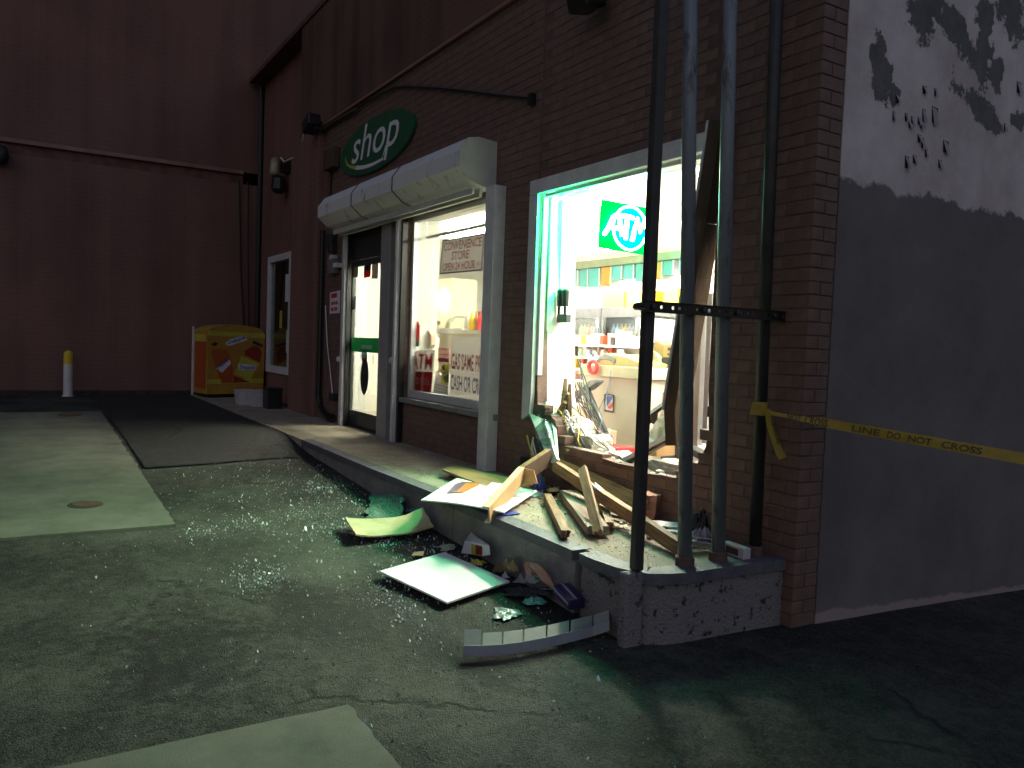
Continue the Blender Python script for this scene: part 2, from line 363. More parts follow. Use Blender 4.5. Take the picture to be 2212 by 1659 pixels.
def coursed_mat(name, c1, c2, streak):
    """painted masonry seen from far: faint courses, dark runs and stains"""
    m = bpy.data.materials.new(name); m.use_nodes = True; N = m.node_tree.nodes; L = m.node_tree.links; p = N['Principled BSDF']
    tc = N.new('ShaderNodeTexCoord'); sp = N.new('ShaderNodeSeparateXYZ'); L.new(tc.outputs['Object'], sp.inputs[0])
    ad = N.new('ShaderNodeMath'); ad.operation = 'ADD'; L.new(sp.outputs[0], ad.inputs[0]); L.new(sp.outputs[1], ad.inputs[1])
    cb = N.new('ShaderNodeCombineXYZ'); L.new(ad.outputs[0], cb.inputs[0]); L.new(sp.outputs[2], cb.inputs[1])
    br = N.new('ShaderNodeTexBrick'); L.new(cb.outputs[0], br.inputs['Vector']); br.inputs['Scale'].default_value = 1
    br.inputs['Brick Width'].default_value = .22; br.inputs['Row Height'].default_value = .081; br.inputs['Mortar Size'].default_value = .006
    br.inputs['Mortar Smooth'].default_value = .5
    mp = N.new('ShaderNodeMapping'); mp.inputs['Scale'].default_value = (2.2, 2.2, .16); L.new(tc.outputs['Object'], mp.inputs[0])
    n1 = N.new('ShaderNodeTexNoise'); n1.inputs['Scale'].default_value = 1; n1.inputs['Detail'].default_value = 7; L.new(mp.outputs[0], n1.inputs['Vector'])
    n2 = N.new('ShaderNodeTexNoise'); n2.inputs['Scale'].default_value = .55; n2.inputs['Detail'].default_value = 6; L.new(tc.outputs['Object'], n2.inputs['Vector'])
    ml = N.new('ShaderNodeMath'); ml.operation = 'ADD'; L.new(n1.outputs[0], ml.inputs[0]); L.new(n2.outputs[0], ml.inputs[1])
    rp = N.new('ShaderNodeValToRGB'); rp.color_ramp.elements[0].position = .36; rp.color_ramp.elements[1].position = .56
    hf = N.new('ShaderNodeMath'); hf.operation = 'MULTIPLY'; hf.inputs[1].default_value = .5; L.new(ml.outputs[0], hf.inputs[0]); L.new(hf.outputs[0], rp.inputs[0])
    rp.color_ramp.elements[0].color = (*c2, 1); rp.color_ramp.elements[1].color = (*c1, 1)
    mx = N.new('ShaderNodeMixRGB'); mx.blend_type = 'MULTIPLY'; mx.inputs[2].default_value = (.82, .82, .82, 1); p.inputs['Specular IOR Level'].default_value = .05
    L.new(br.outputs['Fac'], mx.inputs[0]); L.new(rp.outputs[0], mx.inputs[1]); L.new(mx.outputs[0], p.inputs['Base Color'])
    p.inputs['Roughness'].default_value = .95
    inv = N.new('ShaderNodeMath'); inv.operation = 'SUBTRACT'; inv.inputs[0].default_value = 1; L.new(br.outputs['Fac'], inv.inputs[1])
    bp = N.new('ShaderNodeBump'); bp.inputs['Strength'].default_value = .25; bp.inputs['Distance'].default_value = .01
    L.new(inv.outputs[0], bp.inputs['Height']); L.new(bp.outputs[0], p.inputs['Normal'])
    return m
K['far_brick'] = coursed_mat('far_red_masonry', (.225, .120, .104), (.165, .088, .077), 1)
K['far_brick2'] = coursed_mat('upper_red_masonry', (.175, .098, .083), (.09, .055, .048), 1)

def side_wall_mat():
    """pale paint over grey render, dark slate dado with a ragged brushed edge, bare grey patches"""
    m = bpy.data.materials.new('peeling_two_tone_render'); m.use_nodes = True; N = m.node_tree.nodes; L = m.node_tree.links; p = N['Principled BSDF']
    tc = N.new('ShaderNodeTexCoord'); sp = N.new('ShaderNodeSeparateXYZ'); L.new(tc.outputs['Object'], sp.inputs[0])
    def nz(sc, det=7, ro=.65, st=None):
        n = N.new('ShaderNodeTexNoise'); n.inputs['Scale'].default_value = sc; n.inputs['Detail'].default_value = det; n.inputs['Roughness'].default_value = ro
        if st:
            mp = N.new('ShaderNodeMapping'); mp.inputs['Scale'].default_value = st; L.new(tc.outputs['Object'], mp.inputs[0]); L.new(mp.outputs[0], n.inputs['Vector'])
        else: L.new(tc.outputs['Object'], n.inputs['Vector'])
        return n.outputs[0]
    def mth(op, a, b=0.0):
        x = N.new('ShaderNodeMath'); x.operation = op
        for i, q in enumerate((a, b)):
            if isinstance(q, (int, float)): x.inputs[i].default_value = q
            else: L.new(q, x.inputs[i])
        return x.outputs[0]
    def step(v, a, b):
        r = N.new('ShaderNodeMapRange'); r.inputs[1].default_value = a; r.inputs[2].default_value = b; L.new(v, r.inputs[0]); return r.outputs[0]
    def mix(f, a, b):
        x = N.new('ShaderNodeMixRGB')
        L.new(f, x.inputs[0])
        for i, q in ((1, a), (2, b)):
            if isinstance(q, tuple): x.inputs[i].default_value = (*q, 1)
            else: L.new(q, x.inputs[i])
        return x.outputs[0]
    Y, Z = sp.outputs[1], sp.outputs[2]
    pale = mix(step(nz(1.6, 9, .7), .36, .66), (.52, .435, .425), (.76, .66, .645))
    rag = mth('MULTIPLY', mth('SUBTRACT', nz(3.6, 8, .7), .5), .55)
    rag2 = mth('MULTIPLY', mth('SUBTRACT', nz(6.5, 10, .75), .5), .6)
    # bare patches, ellipses in (Y, Z) with ragged outline
    patch = None
    for (py_, pz_, ry, rz, tilt) in PATCH:
        dy = mth('SUBTRACT', Y, py_); dz = mth('SUBTRACT', Z, pz_)
        ca, sa = math.cos(tilt), math.sin(tilt)
        a = mth('DIVIDE', mth('ADD', mth('MULTIPLY', dy, ca), mth('MULTIPLY', dz, sa)), ry)
        b = mth('DIVIDE', mth('SUBTRACT', mth('MULTIPLY', dz, ca), mth('MULTIPLY', dy, sa)), rz)
        d = mth('SQRT', mth('ADD', mth('MULTIPLY', a, a), mth('MULTIPLY', b, b)))
        q = mth('SUBTRACT', 1.0, mth('ADD', d, mth('MULTIPLY', mth('ADD', rag2, mth('MULTIPLY', rag, .9)), 5.5)))
        patch = q if patch is None else mth('MAXIMUM', patch, q)
    bare = mix(step(nz(7), .35, .65), (.10, .102, .095), (.155, .155, .148))
    c = mix(step(patch, -.02, .06), pale, bare)
    low = mix(step(nz(1.1), .35, .68), (.118, .108, .112), (.20, .175, .172))
    edge = mth('SUBTRACT', 2.33, mth('ADD', Z, mth('MULTIPLY', rag, .55)))
    c = mix(step(edge, -.012, .012), c, low)
    foot = mth('SUBTRACT', mth('ADD', FOOT0, mth('MULTIPLY', Y, -.055)), mth('ADD', Z, mth('MULTIPLY', rag, .22)))
    c = mix(step(foot, -.01, .01), c, (.33, .26, .25))
    L.new(c, p.inputs['Base Color']); p.inputs['Roughness'].default_value = .75
    bp = N.new('ShaderNodeBump'); bp.inputs['Strength'].default_value = .5; bp.inputs['Distance'].default_value = .02
    h = mth('ADD', mth('MULTIPLY', step(patch, -.02, .06), -.4), mth('MULTIPLY', nz(22), .5))
    L.new(h, bp.inputs['Height']); L.new(bp.outputs[0], p.inputs['Normal'])
    return m
SWX = -3.178                                     # plane of the side wall
def side(x, y):
    p = at(x, y, X=SWX); return p.y, p.z
PATCH = []
for (x, y, ry, rz, t) in [(1905, 160, .075, .17, .35), (1985, 35, .12, .10, -.5), (2060, 60, .30, .09, -.45), (2125, 90, .085, .26, .12), (2190, 25, .12, .22, .3),
                          (2120, 235, .27, .07, -.35), (2195, 262, .1, .06, 0), (2150, 160, .07, .10, .5), (1930, 205, .05, .07, 0)]:
    a, b = side(x, y); PATCH.append((a - 4.0, b, ry * 1.35, rz * 1.15, t))   # wall coordinates start at the building's base point
FOOT0 = -.40 + .045 + .3 * .055
K['side_wall'] = side_wall_mat()

# ------------------------------------------------------------------ ground
def sheet(name, xs, ys, zf, m, kind='structure', dz=0.0, thick=0.0):
    v = [(x, y, zf(x, y) + dz) for y in ys for x in xs]; nx = len(xs)
    f = [(j * nx + i, j * nx + i + 1, (j + 1) * nx + i + 1, (j + 1) * nx + i) for j in range(len(ys) - 1) for i in range(nx - 1)]
    me = bpy.data.meshes.new(name); me.from_pydata(v, [], f); me.update()
    o = link(name, me, [m]); o['kind'] = kind; return o
def rough(x, y):
    a = noise.noise(Vector((x * .55, y * .55, 0))) * .012 + noise.noise(Vector((x * 2.3, y * 2.3, 5))) * .005
    k = 1.0
    return a * k
def gzr(x, y): return gz(x, y) + rough(x, y) - .012
xs = sorted(set([-200, -120, -70, -45, -30] + [round(-22 + .14 * i, 3) for i in range(0, 175)] + [3, 6, 10, 20, 45, 100, 200]))
ys = sorted(set([-200, -100, -50, -25, -12, -8] + [round(-5 + .14 * i, 3) for i in range(0, 62)] + [4.2, 5, 6, 8, 12, 20, 50, 120, 200]))
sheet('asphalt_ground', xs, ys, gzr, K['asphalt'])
# darker asphalt patch on the ramp in front of the far end of the walk
def jag(a, n, amp): return [a + ru(-amp, amp) for _ in range(n)]
pys = [round(1.12 + .1 * i, 3) for i in range(19)]
v = []; nxp = 40
for j, y in enumerate(pys):
    x1 = -9.15 + noise.noise(Vector((0, y * 9, 2))) * .012
    for i in range(nxp + 1):
        x = -17.2 + (x1 + 17.2) * i / nxp
        v.append((x, y, max(gz(x, y), gzr(x, y)) + .006))
f = [(j * (nxp + 1) + i, j * (nxp + 1) + i + 1, (j + 1) * (nxp + 1) + i + 1, (j + 1) * (nxp + 1) + i) for j in range(len(pys) - 1) for i in range(nxp)]
me = bpy.data.meshes.new('asphalt_patch'); me.from_pydata(v, [], f); link('asphalt_patch', me, [K['asphalt_dark']])['kind'] = 'structure'

def pad(name, x0, x1, y0, y1, joints):
    """cast concrete bay with ragged edges, following the fall of the lot"""
    nx, ny = 70, 46; v = []
    for j in range(ny + 1):
        for i in range(nx + 1):
            x = x0 + (x1 - x0) * i / nx; y = y0 + (y1 - y0) * j / ny
            if i in (0, nx): x += noise.noise(Vector((1, y * 14, 3))) * .014
            if j in (0, ny): y += noise.noise(Vector((x * 11, 1, 3))) * .03
            v.append((x, y, gz(x, y) + .012))
    f = [(j * (nx + 1) + i, j * (nx + 1) + i + 1, (j + 1) * (nx + 1) + i + 1, (j + 1) * (nx + 1) + i) for j in range(ny) for i in range(nx)]
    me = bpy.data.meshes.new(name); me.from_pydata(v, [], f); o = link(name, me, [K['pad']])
    sd = o.modifiers.new('s', 'SOLIDIFY'); sd.thickness = .1; sd.offset = -1
    o['kind'] = 'structure'; return o
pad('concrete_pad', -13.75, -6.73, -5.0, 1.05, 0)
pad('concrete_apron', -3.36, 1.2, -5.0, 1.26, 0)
for (x, y, r, lab) in [(185, 1093, .135, 'round iron manhole cover near the front edge of the pale concrete pad'),
                       (152, 898, .165, 'round iron manhole cover at the far edge of the pale concrete pad')]:
    p = ground(x, y); z = gz(p.x, p.y) + .0125
    t = thing('manhole_cover', lab, 'manhole cover', (p.x, p.y, z), 'manhole covers in the concrete pad')
    sl_ = (gz(p.x + .5) - gz(p.x - .5))
    ax = Vector((-sl_, 0, 1)).normalized()
    MB().lathe((p.x, p.y, z), [(r, -.02), (r, .004), (r * .88, .006)], 32, ax).build('rim', mat('iron_rim', (.06, .045, .04), .7, .3, 20), t)
    lid = MB().lathe((p.x, p.y, z), [(r * .87, -.02), (r * .87, .006)], 32, ax)
    e = ax.orthogonal().normalized(); g = ax.cross(e)
    for k in range(-4, 5):
        lid.obox(Vector((p.x, p.y, z)) + e * k * r * .17 + ax * .008, e * r * .05, g * math.sqrt(max(.01, .7 - (k * .17) ** 2)) * r * .85, ax * .003)
    lid.build('lid', mat('rusty_iron', (.10, .055, .04), .7, .4, 14, .3, 60), t)

# ------------------------------------------------------------------ raised walk and kerb
KO = [(-17.25, 2.93), (-9.6, 2.92), (-7.3, 2.90), (-5.5, 2.92), (-4.3, 2.91), (-3.72, 2.89), (-3.52, 2.91), (-3.42, 2.95), (-3.35, 3.0), (-3.30, 3.1), (-3.275, 3.22), (-3.27, 3.4), (-3.262, 3.64), (-3.24, 3.995)]
slab = MB().prism([(x, y, 0) for x, y in KO[:1] + [(a + 0.0, b + .09) for a, b in KO[1:6]] + [(a - .07, b + .06) for a, b in KO[6:10]] + [(a - .085, b) for a, b in KO[10:]]] + [(-17.25, 3.995, 0)], (0, 0, -.8))
o = slab.build('sidewalk', K['conc']); o['kind'] = 'structure'
# kerb: cast face with a steel-like nosing along the top, cracked into lengths
def offs(path, d):
    out = []
    for i, p in enumerate(path):
        a = Vector(path[max(0, i - 1)]); b = Vector(path[min(len(path) - 1, i + 1)]); t = (b - a).normalized()
        out.append((p[0] + t.y * d, p[1] - t.x * d))
    return out
def dens(path, n):
    out = []
    for a, b in zip(path[:-1], path[1:]):
        for i in range(n): out.append((a[0] + (b[0] - a[0]) * i / n, a[1] + (b[1] - a[1]) * i / n))
    return out + [path[-1]]
def band(name, path, d0, d1, z0f, z1f, m, parent=None, jit=0):
    a, b = offs(path, d0), offs(path, d1); mb = MB()
    for i in range(len(path) - 1):
        j = lambda: ru(-jit, jit)
        z0a, z0b = z0f(*path[i]), z0f(*path[i + 1]); z1a, z1b = z1f(*path[i]), z1f(*path[i + 1])
        A = [(*a[i], z0a), (*a[i + 1], z0b), (*b[i + 1], z0b), (*b[i], z0a), (*a[i], z1a), (*a[i + 1], z1b), (*b[i + 1], z1b), (*b[i], z1a)]
        mb.add(A, [(0, 1, 2, 3), (4, 7, 6, 5), (3, 2, 6, 7), (0, 4, 5, 1)] + ([(0, 3, 7, 4)] if i == 0 else []) + ([(1, 5, 6, 2)] if i == len(path) - 2 else []))
    return mb.build(name, m, parent)
kt = thing('kerb', 'grey painted kerb with dark chips curving round the walk corner', 'kerb', (-3.4, 2.95, -.4))
nos = dens(KO[1:], 4)
segs = [(-9.6, -7.45), (-7.44, -5.62), (-5.61, -3.935), (-3.925, -3.0)]
for x0, x1 in segs:
    pth = [p for p in nos if x0 <= p[0] <= x1 + (0 if x1 < -3.1 else 1)] if x1 < -3.1 else [p for p in nos if p[0] >= x0]
    if x1 < -3.1:
        pth = [(x0, float(np.interp(x0, [p[0] for p in nos], [p[1] for p in nos])))] + pth + [(x1, float(np.interp(x1, [p[0] for p in nos], [p[1] for p in nos])))]
    band('nosing', pth, -.135, .008, lambda x, y: -.06, lambda x, y: .004, K['kerb_lip'], kt)
    band('kerb_face', pth, -.10, -.018, lambda x, y: gz(x, y) - .25, lambda x, y: -.06, K['kerb'] if x0 > -4 else K['kerb_plain'], kt)
# low flush edging at the far end
o = band('kerb_edging', [(-17.2, 2.93), (-13, 2.925), (-9.62, 2.92)], -.08, 0, lambda x, y: -.2, lambda x, y: .003, K['conc'], kt)

# ------------------------------------------------------------------ store building
FY = 4.0; WT = .42
RX = SWX                                         # right end of the front
store = thing('store_building', 'long low brick convenience store with a wrecked front corner', 'building', (-9, 4, 0))
Z0, ZL, ZT = -.9, 4.52, 6.45
LX = -13.75
def R(x0, x1, z0, z1): return [(x0, z0), (x1, z0), (x1, z1), (x0, z1)]
hole = [(-6.2, 2.72)] + [xz(1160, 870)] + [xz(*p) for p in [(1170, 893), (1191, 901), (1199, 909), (1204, 940), (1209, 969), (1225, 974), (1261, 976), (1283, 985), (1310, 993), (1337, 1002), (1367, 1007), (1394, 1023), (1430, 1027), (1468, 1034), (1498, 1015), (1512, 990), (1523, 966), (1530, 931)]] + [(-3.965, 1.0), (-3.965, 2.72)]
openings = {'door': R(-11.42, -9.78, 0.0, 2.74), 'mid': R(-9.06, -6.78, .56, 2.74)}
def wall(name, outer, holes, y0, y1, m, parent):
    L3 = [[Vector((x, 0, z)) for x, z in lp] for lp in [outer] + holes]
    tri = tessellate_polygon(L3); pts = [(x, z) for lp in [outer] + holes for x, z in lp]; n = len(pts)
    mb = MB(); fs = [list(t) for t in tri] + [[i + n for i in t][::-1] for t in tri]
    k = 0
    for lp in [outer] + holes:
        c = len(lp)
        for i in range(c): fs.append([k + i, k + (i + 1) % c, k + (i + 1) % c + n, k + i + n])
        k += c
    mb.add([(x, y0, z) for x, z in pts] + [(x, y1, z) for x, z in pts], fs)
    return mb.build(name, m, parent)
core = wall('front_wall', [(LX, Z0), (RX - .006, Z0), (RX - .006, ZL), (LX, ZL)], [openings['door'], openings['mid'], hole], FY + .004, FY + .11, K['mortar'], store)
back = wall('inner_wall', [(LX, Z0), (RX - .12, Z0), (RX - .12, ZL), (LX, ZL)], [openings['door'], openings['mid'],
      [(x + (.05 if x > -5 else -.0), z - (.03 if z < 1 else 0)) for x, z in hole]], FY + .112, FY + WT, K['inner_white'], store)
MB().box(LX, RX + .004, FY + .012, FY + WT, ZL + .045, ZT).build('upper_wall', K['far_brick2'], store)
MB().box(LX, RX + .03, FY - .035, FY + .3, ZL + .002, ZL + .043).build('belt_course', mat('belt_course_paint', (.24, .12, .10), .7, .2, 4), store, bevel=.006)
MB().box(LX - 3.6, RX + .05, FY - .015, FY + WT + .03, ZT + .002, ZT + .09).build('coping', K['far_brick2'], store)
MB().box(RX - .118, RX - .006, FY + .1125, 4.2195, Z0, ZL).build('pier_core', K['mortar'], store)
# recessed far bay with its window
bay_h = R(-16.55, -14.9, .52, 2.83)
wall('recessed_bay', [(-17.3, Z0), (LX - .002, Z0), (LX - .002, ZT), (-17.3, ZT)], [bay_h], 4.28, 4.28 + .3, K['far_brick'], store)
MB().box(-13.75 + .004, -12.35, FY - .09, FY + .008, Z0, ZL - .002).build('pilaster', K['far_brick'], store, bevel=.01)
# ribbed side wall with peeling paint
MB().box(SWX - .25, SWX, 4.222, 16, -1.2, ZT).build('side_wall', K['side_wall'], store).__setitem__('label', 'pale peeling paint over a dark slate lower half')
ch = MB()
for (x, y, s) in [(1957, 254, .02), (1970, 262, .022), (1995, 250, .03), (2018, 250, .04), (1990, 270, .02), (1958, 352, .03), (1985, 300, .02), (1992, 310, .025),
                  (2000, 330, .022), (2042, 318, .03), (1975, 345, .02), (1930, 252, .022), (2030, 355, .02), (1985, 262, .018), (1965, 270, .016), (1938, 215, .02), (1996, 195, .02), (2020, 200, .02), (2170, 275, .02), (2200, 190, .03)]:
    a, b = side(x, y); s *= 1.35; w = ru(.4, .9) * s
    q = [Vector((SWX + .003, a - w, b + s)), Vector((SWX + .003, a + w * .6, b + s * .8)), Vector((SWX + ru(.012, .03), a + w * 1.1, b - s)), Vector((SWX + ru(.012, .03), a - w * .3, b - s * 1.3))]
    ch.prism(q, (.0015, 0, 0))
    q2 = [Vector((SWX, a - w, b + s * 1.1)), Vector((SWX, a + w * 1.2, b + s)), Vector((SWX, a + w * .9, b - s * .8)), Vector((SWX, a - w * .7, b - s * .9))]
    ch.mi = 1; ch.prism(q2, (.0012, 0, 0)); ch.mi = 0
o = ch.build('paint_flakes', [mat('curled_paint', (.36, .33, .35), .7), mat('bare_brown_render', (.07, .045, .03), .9, .3, 30)], store); o['kind'] = 'stuff'

# bricks: one object each for those that show largest, the rest as one part
BL, BH, JT = .2090, .0735, .0075
course = BH + JT; pitchx = BL + .004
def inpoly(x, z, poly):
    r = False; j = len(poly) - 1
    for i in range(len(poly)):
        (xi, zi), (xj, zj) = poly[i], poly[j]
        if (zi > z) != (zj > z) and x < (xj - xi) * (z - zi) / (zj - zi) + xi: r = not r
        j = i
    return r
bricks = []                                       # (x0,x1,y0,y1,z0)
rects = list(openings.values())
zc = -.49; row = 0
while zc < ZL - BH:
    z0, z1 = zc, zc + BH
    if row % 2 == 0: x1 = RX; dep = .0965; first = BL
    else: x1 = RX; dep = .2035; first = .0965
    bricks.append((x1 - first, x1, FY, FY + dep, z0))
    if row % 2 == 0: bricks.append((RX - .0965, RX, FY + .106, FY + .2115, z0))
    x = x1 - first - .004
    while x > -12.33:
        xa = max(x - BL, -12.34); spans = [(xa, x)]
        for rc in rects:
            if rc[0][1] - .04 < z1 and z0 < rc[2][1] + .002 and not (z1 < rc[0][1] + .03):
                ns = []
                for a, b in spans:
                    lo, hi = rc[0][0], rc[1][0]
                    if b <= lo or a >= hi: ns.append((a, b))
                    else:
                        if a < lo - .02: ns.append((a, lo))
                        if b > hi + .02: ns.append((hi, b))
                spans = ns
        for a, b in spans:
            mx_, mz_ = (a + b) / 2, (z0 + z1) / 2
            if inpoly(mx_, mz_, hole) or (inpoly(a + .03, mz_, hole) and mx_ < -5.2): continue
            # trim a straight jamb
            if z0 > .58 and a < -6.2 < b: b = -6.2
            if z0 > .66 and a < -3.965 < b: a = -3.965
            if z1 > 2.72 and z0 < 2.72 and -6.2 < mx_ < -3.965: continue
            if b - a > .02: bricks.append((a, b, FY, FY + .095, z0))
        x -= pitchx
    zc += course; row += 1
def shows(b):
    p = Vector(((b[0] + b[1]) / 2, FY, b[4] + BH / 2)) - CAM; z = p.dot(FW)
    sx, sy = CX + F * p.dot(RT) / z, CY - F * p.dot(UP) / z
    return -30 < sx < 2240 and -30 < sy < 1680, (b[1] - b[0]) * z ** -2 if b[1] - b[0] > .05 else 0
sc_ = [(shows(b), b) for b in bricks]
vis = sorted([q for q in sc_ if q[0][0]], key=lambda q: -q[0][1])
single = [b for _, b in vis[:300]]; sset = set(map(id, single))
rest = MB()
def brick_geo(lx, ly, seed):
    rs = random.Random(seed); e = .004
    def j(): return rs.uniform(-.0016, .0016)
    v = [(0 + j(), 0 + j(), 0 + j()), (lx + j(), 0 + j(), 0 + j()), (lx, ly, 0), (0, ly, 0), (0 + j(), 0 + j(), BH + j()), (lx + j(), 0 + j(), BH + j()), (lx, ly, BH), (0, ly, BH)]
    return v, [(0, 3, 2, 1), (4, 5, 6, 7), (0, 1, 5, 4), (1, 2, 6, 5), (2, 3, 7, 6), (3, 0, 4, 7)]
cache = {}
for i, b in enumerate(bricks):
    lx, ly = round(b[1] - b[0], 3), round(b[3] - b[2], 3)
    if id(b) in sset:
        key = (lx, ly, i % 4)
        if key not in cache:
            v, f = brick_geo(lx, ly, i); me = bpy.data.meshes.new('brick'); me.from_pydata(v, [], f); me.materials.append(K['brick']); cache[key] = me
        o = bpy.data.objects.new('brick', cache[key]); COL.objects.link(o); o.parent = store
        o.location = Vector((b[0], b[2] + ru(-.0018, .0018), b[4])) - origin(store)
        bv = o.modifiers.new('bevel', 'BEVEL'); bv.width = .004; bv.segments = 1
    else:
        v, f = brick_geo(lx, ly, i); dy = ru(-.0018, .0018)
        rest.add([(p[0] + b[0], p[1] + b[2] + dy, p[2] + b[4]) for p in v], f)
o = rest.build('brick_courses', K['brick'], store, fix=False, bevel=.004); o['kind'] = 'stuff'

# floor, ceiling and inner walls of the shop
IX0, IX1, IY1, CZ = -17.0, RX - .25, 9.8, 2.98
MB().box(IX0, IX1, FY + WT, IY1, -.3, .0).build('shop_floor', mat('shop_floor_tile', (.42, .38, .31), .5, .1, 3), store)
MB().box(IX0, IX1, FY + WT, IY1, CZ, CZ + .1).build('shop_ceiling', K['inner_white'], store)
MB().box(IX0, IX1, IY1 + .002, IY1 + .2, -.3, CZ).build('back_wall', K['inner_white'], store)
MB().box(IX0 - .2, IX0 - .002, FY + WT, IY1, -.3, CZ).build('end_wall', K['inner_white'], store)
MB().box(IX1 + .002, IX1 + .2, FY + WT + .002, IY1, -.3, CZ).build('right_inner_wall', K['inner_white'], store)
MB().box(-13.3, -13.15, FY + WT, 6.05, .0, CZ - .002).build('partition', K['inner_white'], store)
MB().box(-17.3, RX - .26, FY + WT + .002, 16, ZT - .4, ZT - .2).build('roof', K['dark'], store)

# ------------------------------------------------------------------ neighbouring taller building on the left
nb = thing('neighbour_building', 'tall red painted building closing the yard on the left', 'building', (-19, -3, 0))
MB().box(-24, -17.302, -16, 14, -1, 4.36).build('lower_wall', K['far_brick'], nb)
MB().box(-24, -17.42, -16, 14, 4.63, 15).build('upper_wall', K['far_brick'], nb)
led = MB().box(-24, -17.26, -16, 3.9, 4.552, 4.628)
led.build('ledge', mat('ledge_paint', (.27, .14, .125), .7, .3, 2), nb, bevel=.012)
MB().box(-24, -17.34, -16, 3.9, 4.362, 4.55).build('ledge_soffit', mat('rough_ledge_band', (.15, .06, .055), .9, .4, 5, .8, 12), nb)
MB().box(-24, -17.283, -16, 3.9, -1, .075).build('base_grime', mat('grimy_wall_foot', (.05, .036, .032), .95, .5, 5, .6, 20), nb)

# ------------------------------------------------------------------ windows and door of the store
def frame(mb, x0, x1, y0, y1, z0, z1, w, wb=None):
    wb = w if wb is None else wb
    mb.box(x0, x0 + w, y0, y1, z0, z1); mb.box(x1 - w, x1, y0, y1, z0, z1)
    mb.box(x0 + w, x1 - w, y0, y1, z1 - w, z1); mb.box(x0 + w, x1 - w, y0, y1, z0, z0 + wb); return mb
wm = thing('shop_window', 'lit centre shop window full of signs beside the glass door', 'window', (-7.96, 4.1, .56))
wfr = frame(MB(), -9.06, -6.78, 4.05, 4.12, .56, 2.74, .055, .09).build('window_frame', K['alu'], wm, bevel=.004)
MB().box(-9.0, -6.84, 4.08, 4.086, .65, 2.685).build('pane', K['glassy'], wfr)
MB().box(-9.1, -6.74, 3.94, 4.05, .50, .559).build('sill', mat('grey_sill', (.20, .205, .20), .6, .2, 8), wm, bevel=.006)
MB().box(-9.0, -6.92, 4.2, 4.24, 2.5, 2.53).build('hanging_rail', K['alu'], wm)
wf = thing('far_window', 'dark white framed window at the far end behind the drinks cooler', 'window', (-15.7, 4.3, .52))
ffr = frame(MB(), -16.55, -14.9, 4.24, 4.34, .52, 2.83, .13, .14).build('window_frame', K['paint_white'], wf, bevel=.008)
MB().box(-16.42, -15.03, 4.30, 4.306, .66, 2.7).build('pane', K['glassy'], ffr)
MB().box(-16.95, -14.3, 4.585, 4.62, .2, 2.95).build('light_block', mat('dark_light_block', (.06, .065, .075), .8, .4, 3), wf)  # added board behind the glass to keep the shop light out
def poster(name, label, cat, c, m, parent=None, w=.2, h=.3, Y=None, lay=None, group=None, th=.004):
    x, z = c; mb = MB().box(x - w / 2, x + w / 2, Y, Y + th, z - h / 2, z + h / 2)
    return tag(mb.build(name, m, parent), label, cat, group)
for (x, y, w, h, m, lb) in [(607, 690, .15, .34, K['lemon'], 'yellow notice taped inside the dark far window'), (620, 622, .16, .52, K['paper'], 'tall white paper high in the dark far window'),
                            (622, 738, .17, .42, K['paper'], 'torn white paper low in the dark far window')]:
    p = at(x, y, Y=4.29); poster('paper_notice', lb, 'notice', (p.x, p.z), m, None, w * 1.2, h, 4.285, group='papers in the far window')
# big broken window
bw = thing('broken_window', 'smashed corner shop window with white surround and no glass left', 'window', (-5.1, 4.0, 1.0))
MB().box(-6.27, -4.0, 3.955, 4.0, 2.615, 2.745).build('head_trim', K['paint_white'], bw, bevel=.006)
lt = MB()
lt.prism([(-6.27, 3.955, 2.613), (-6.13, 3.955, 2.613), (-6.12, 3.955, .80), (-6.14, 3.955, .62), (-6.27, 3.955, .56)], (0, .044, 0))
lt.build('left_trim', K['paint_white'], bw, bevel=.005)
tw = at(1143, 893, Y=3.93); b2 = at(1203, 992, Y=3.72); b3 = at(1187, 1000, Y=3.72); b1 = at(1172, 905, Y=3.95)
MB().prism([(tw.x - .03, 3.95, tw.z), b1, b2, b3], (0, .03, -.01)).build('torn_trim', K['paint_white'], bw)
fr3 = MB()
for (xa, xb, ya, yb) in [(-6.128, -6.09, 4.0, 4.05), (-6.19, -6.12, 4.10, 4.17), (-6.19, -6.14, 4.24, 4.29)]:
    fr3.box(xa, xb, ya, yb, .98 if xa > -6.18 else .86, 2.60)
for (za, zb, ya, yb) in [(2.58, 2.614, 4.0, 4.05), (2.60, 2.66, 4.10, 4.17), (2.62, 2.67, 4.24, 4.29)]:
    fr3.box(-6.08, -3.97, ya, yb, za, zb)
fr3.build('window_frame', K['alu'], bw, bevel=.004)
# bent lower ends of the left frame with hanging glass
bent = MB()
for k, (xa, ya) in enumerate([(1166, 880), (1182, 868), (1190, 872)]):
    top = at(xa, ya, Y=4.06 + .06 * k); mid = at(xa + 8, 930, Y=3.98); low = at(1196 + 4 * k, 985, Y=3.83)
    bent.tube([top, top.lerp(mid, .5) + Vector((-.01, -.02, 0)), mid, low], [.02, .022, .02, .012], 4)
bent.build('bent_frame', K['alu'], bw)
gs = MB()
g1 = [at(*p, Y=3.86) for p in [(1155, 925), (1176, 905), (1190, 938), (1198, 988), (1180, 992), (1160, 958)]]
gs.prism(g1, (0, .006, 0)); g2 = [at(*p, Y=3.80) for p in [(1160, 950), (1186, 945), (1200, 985), (1186, 993)]]; gs.prism(g2, (.02, .006, 0))
g3 = [at(*p, Y=3.88) for p in [(1163, 885), (1186, 880), (1192, 905), (1170, 915)]]; gs.prism(g3, (0, .006, 0))
gs.build('hanging_glass', K['glass_green'], bw)
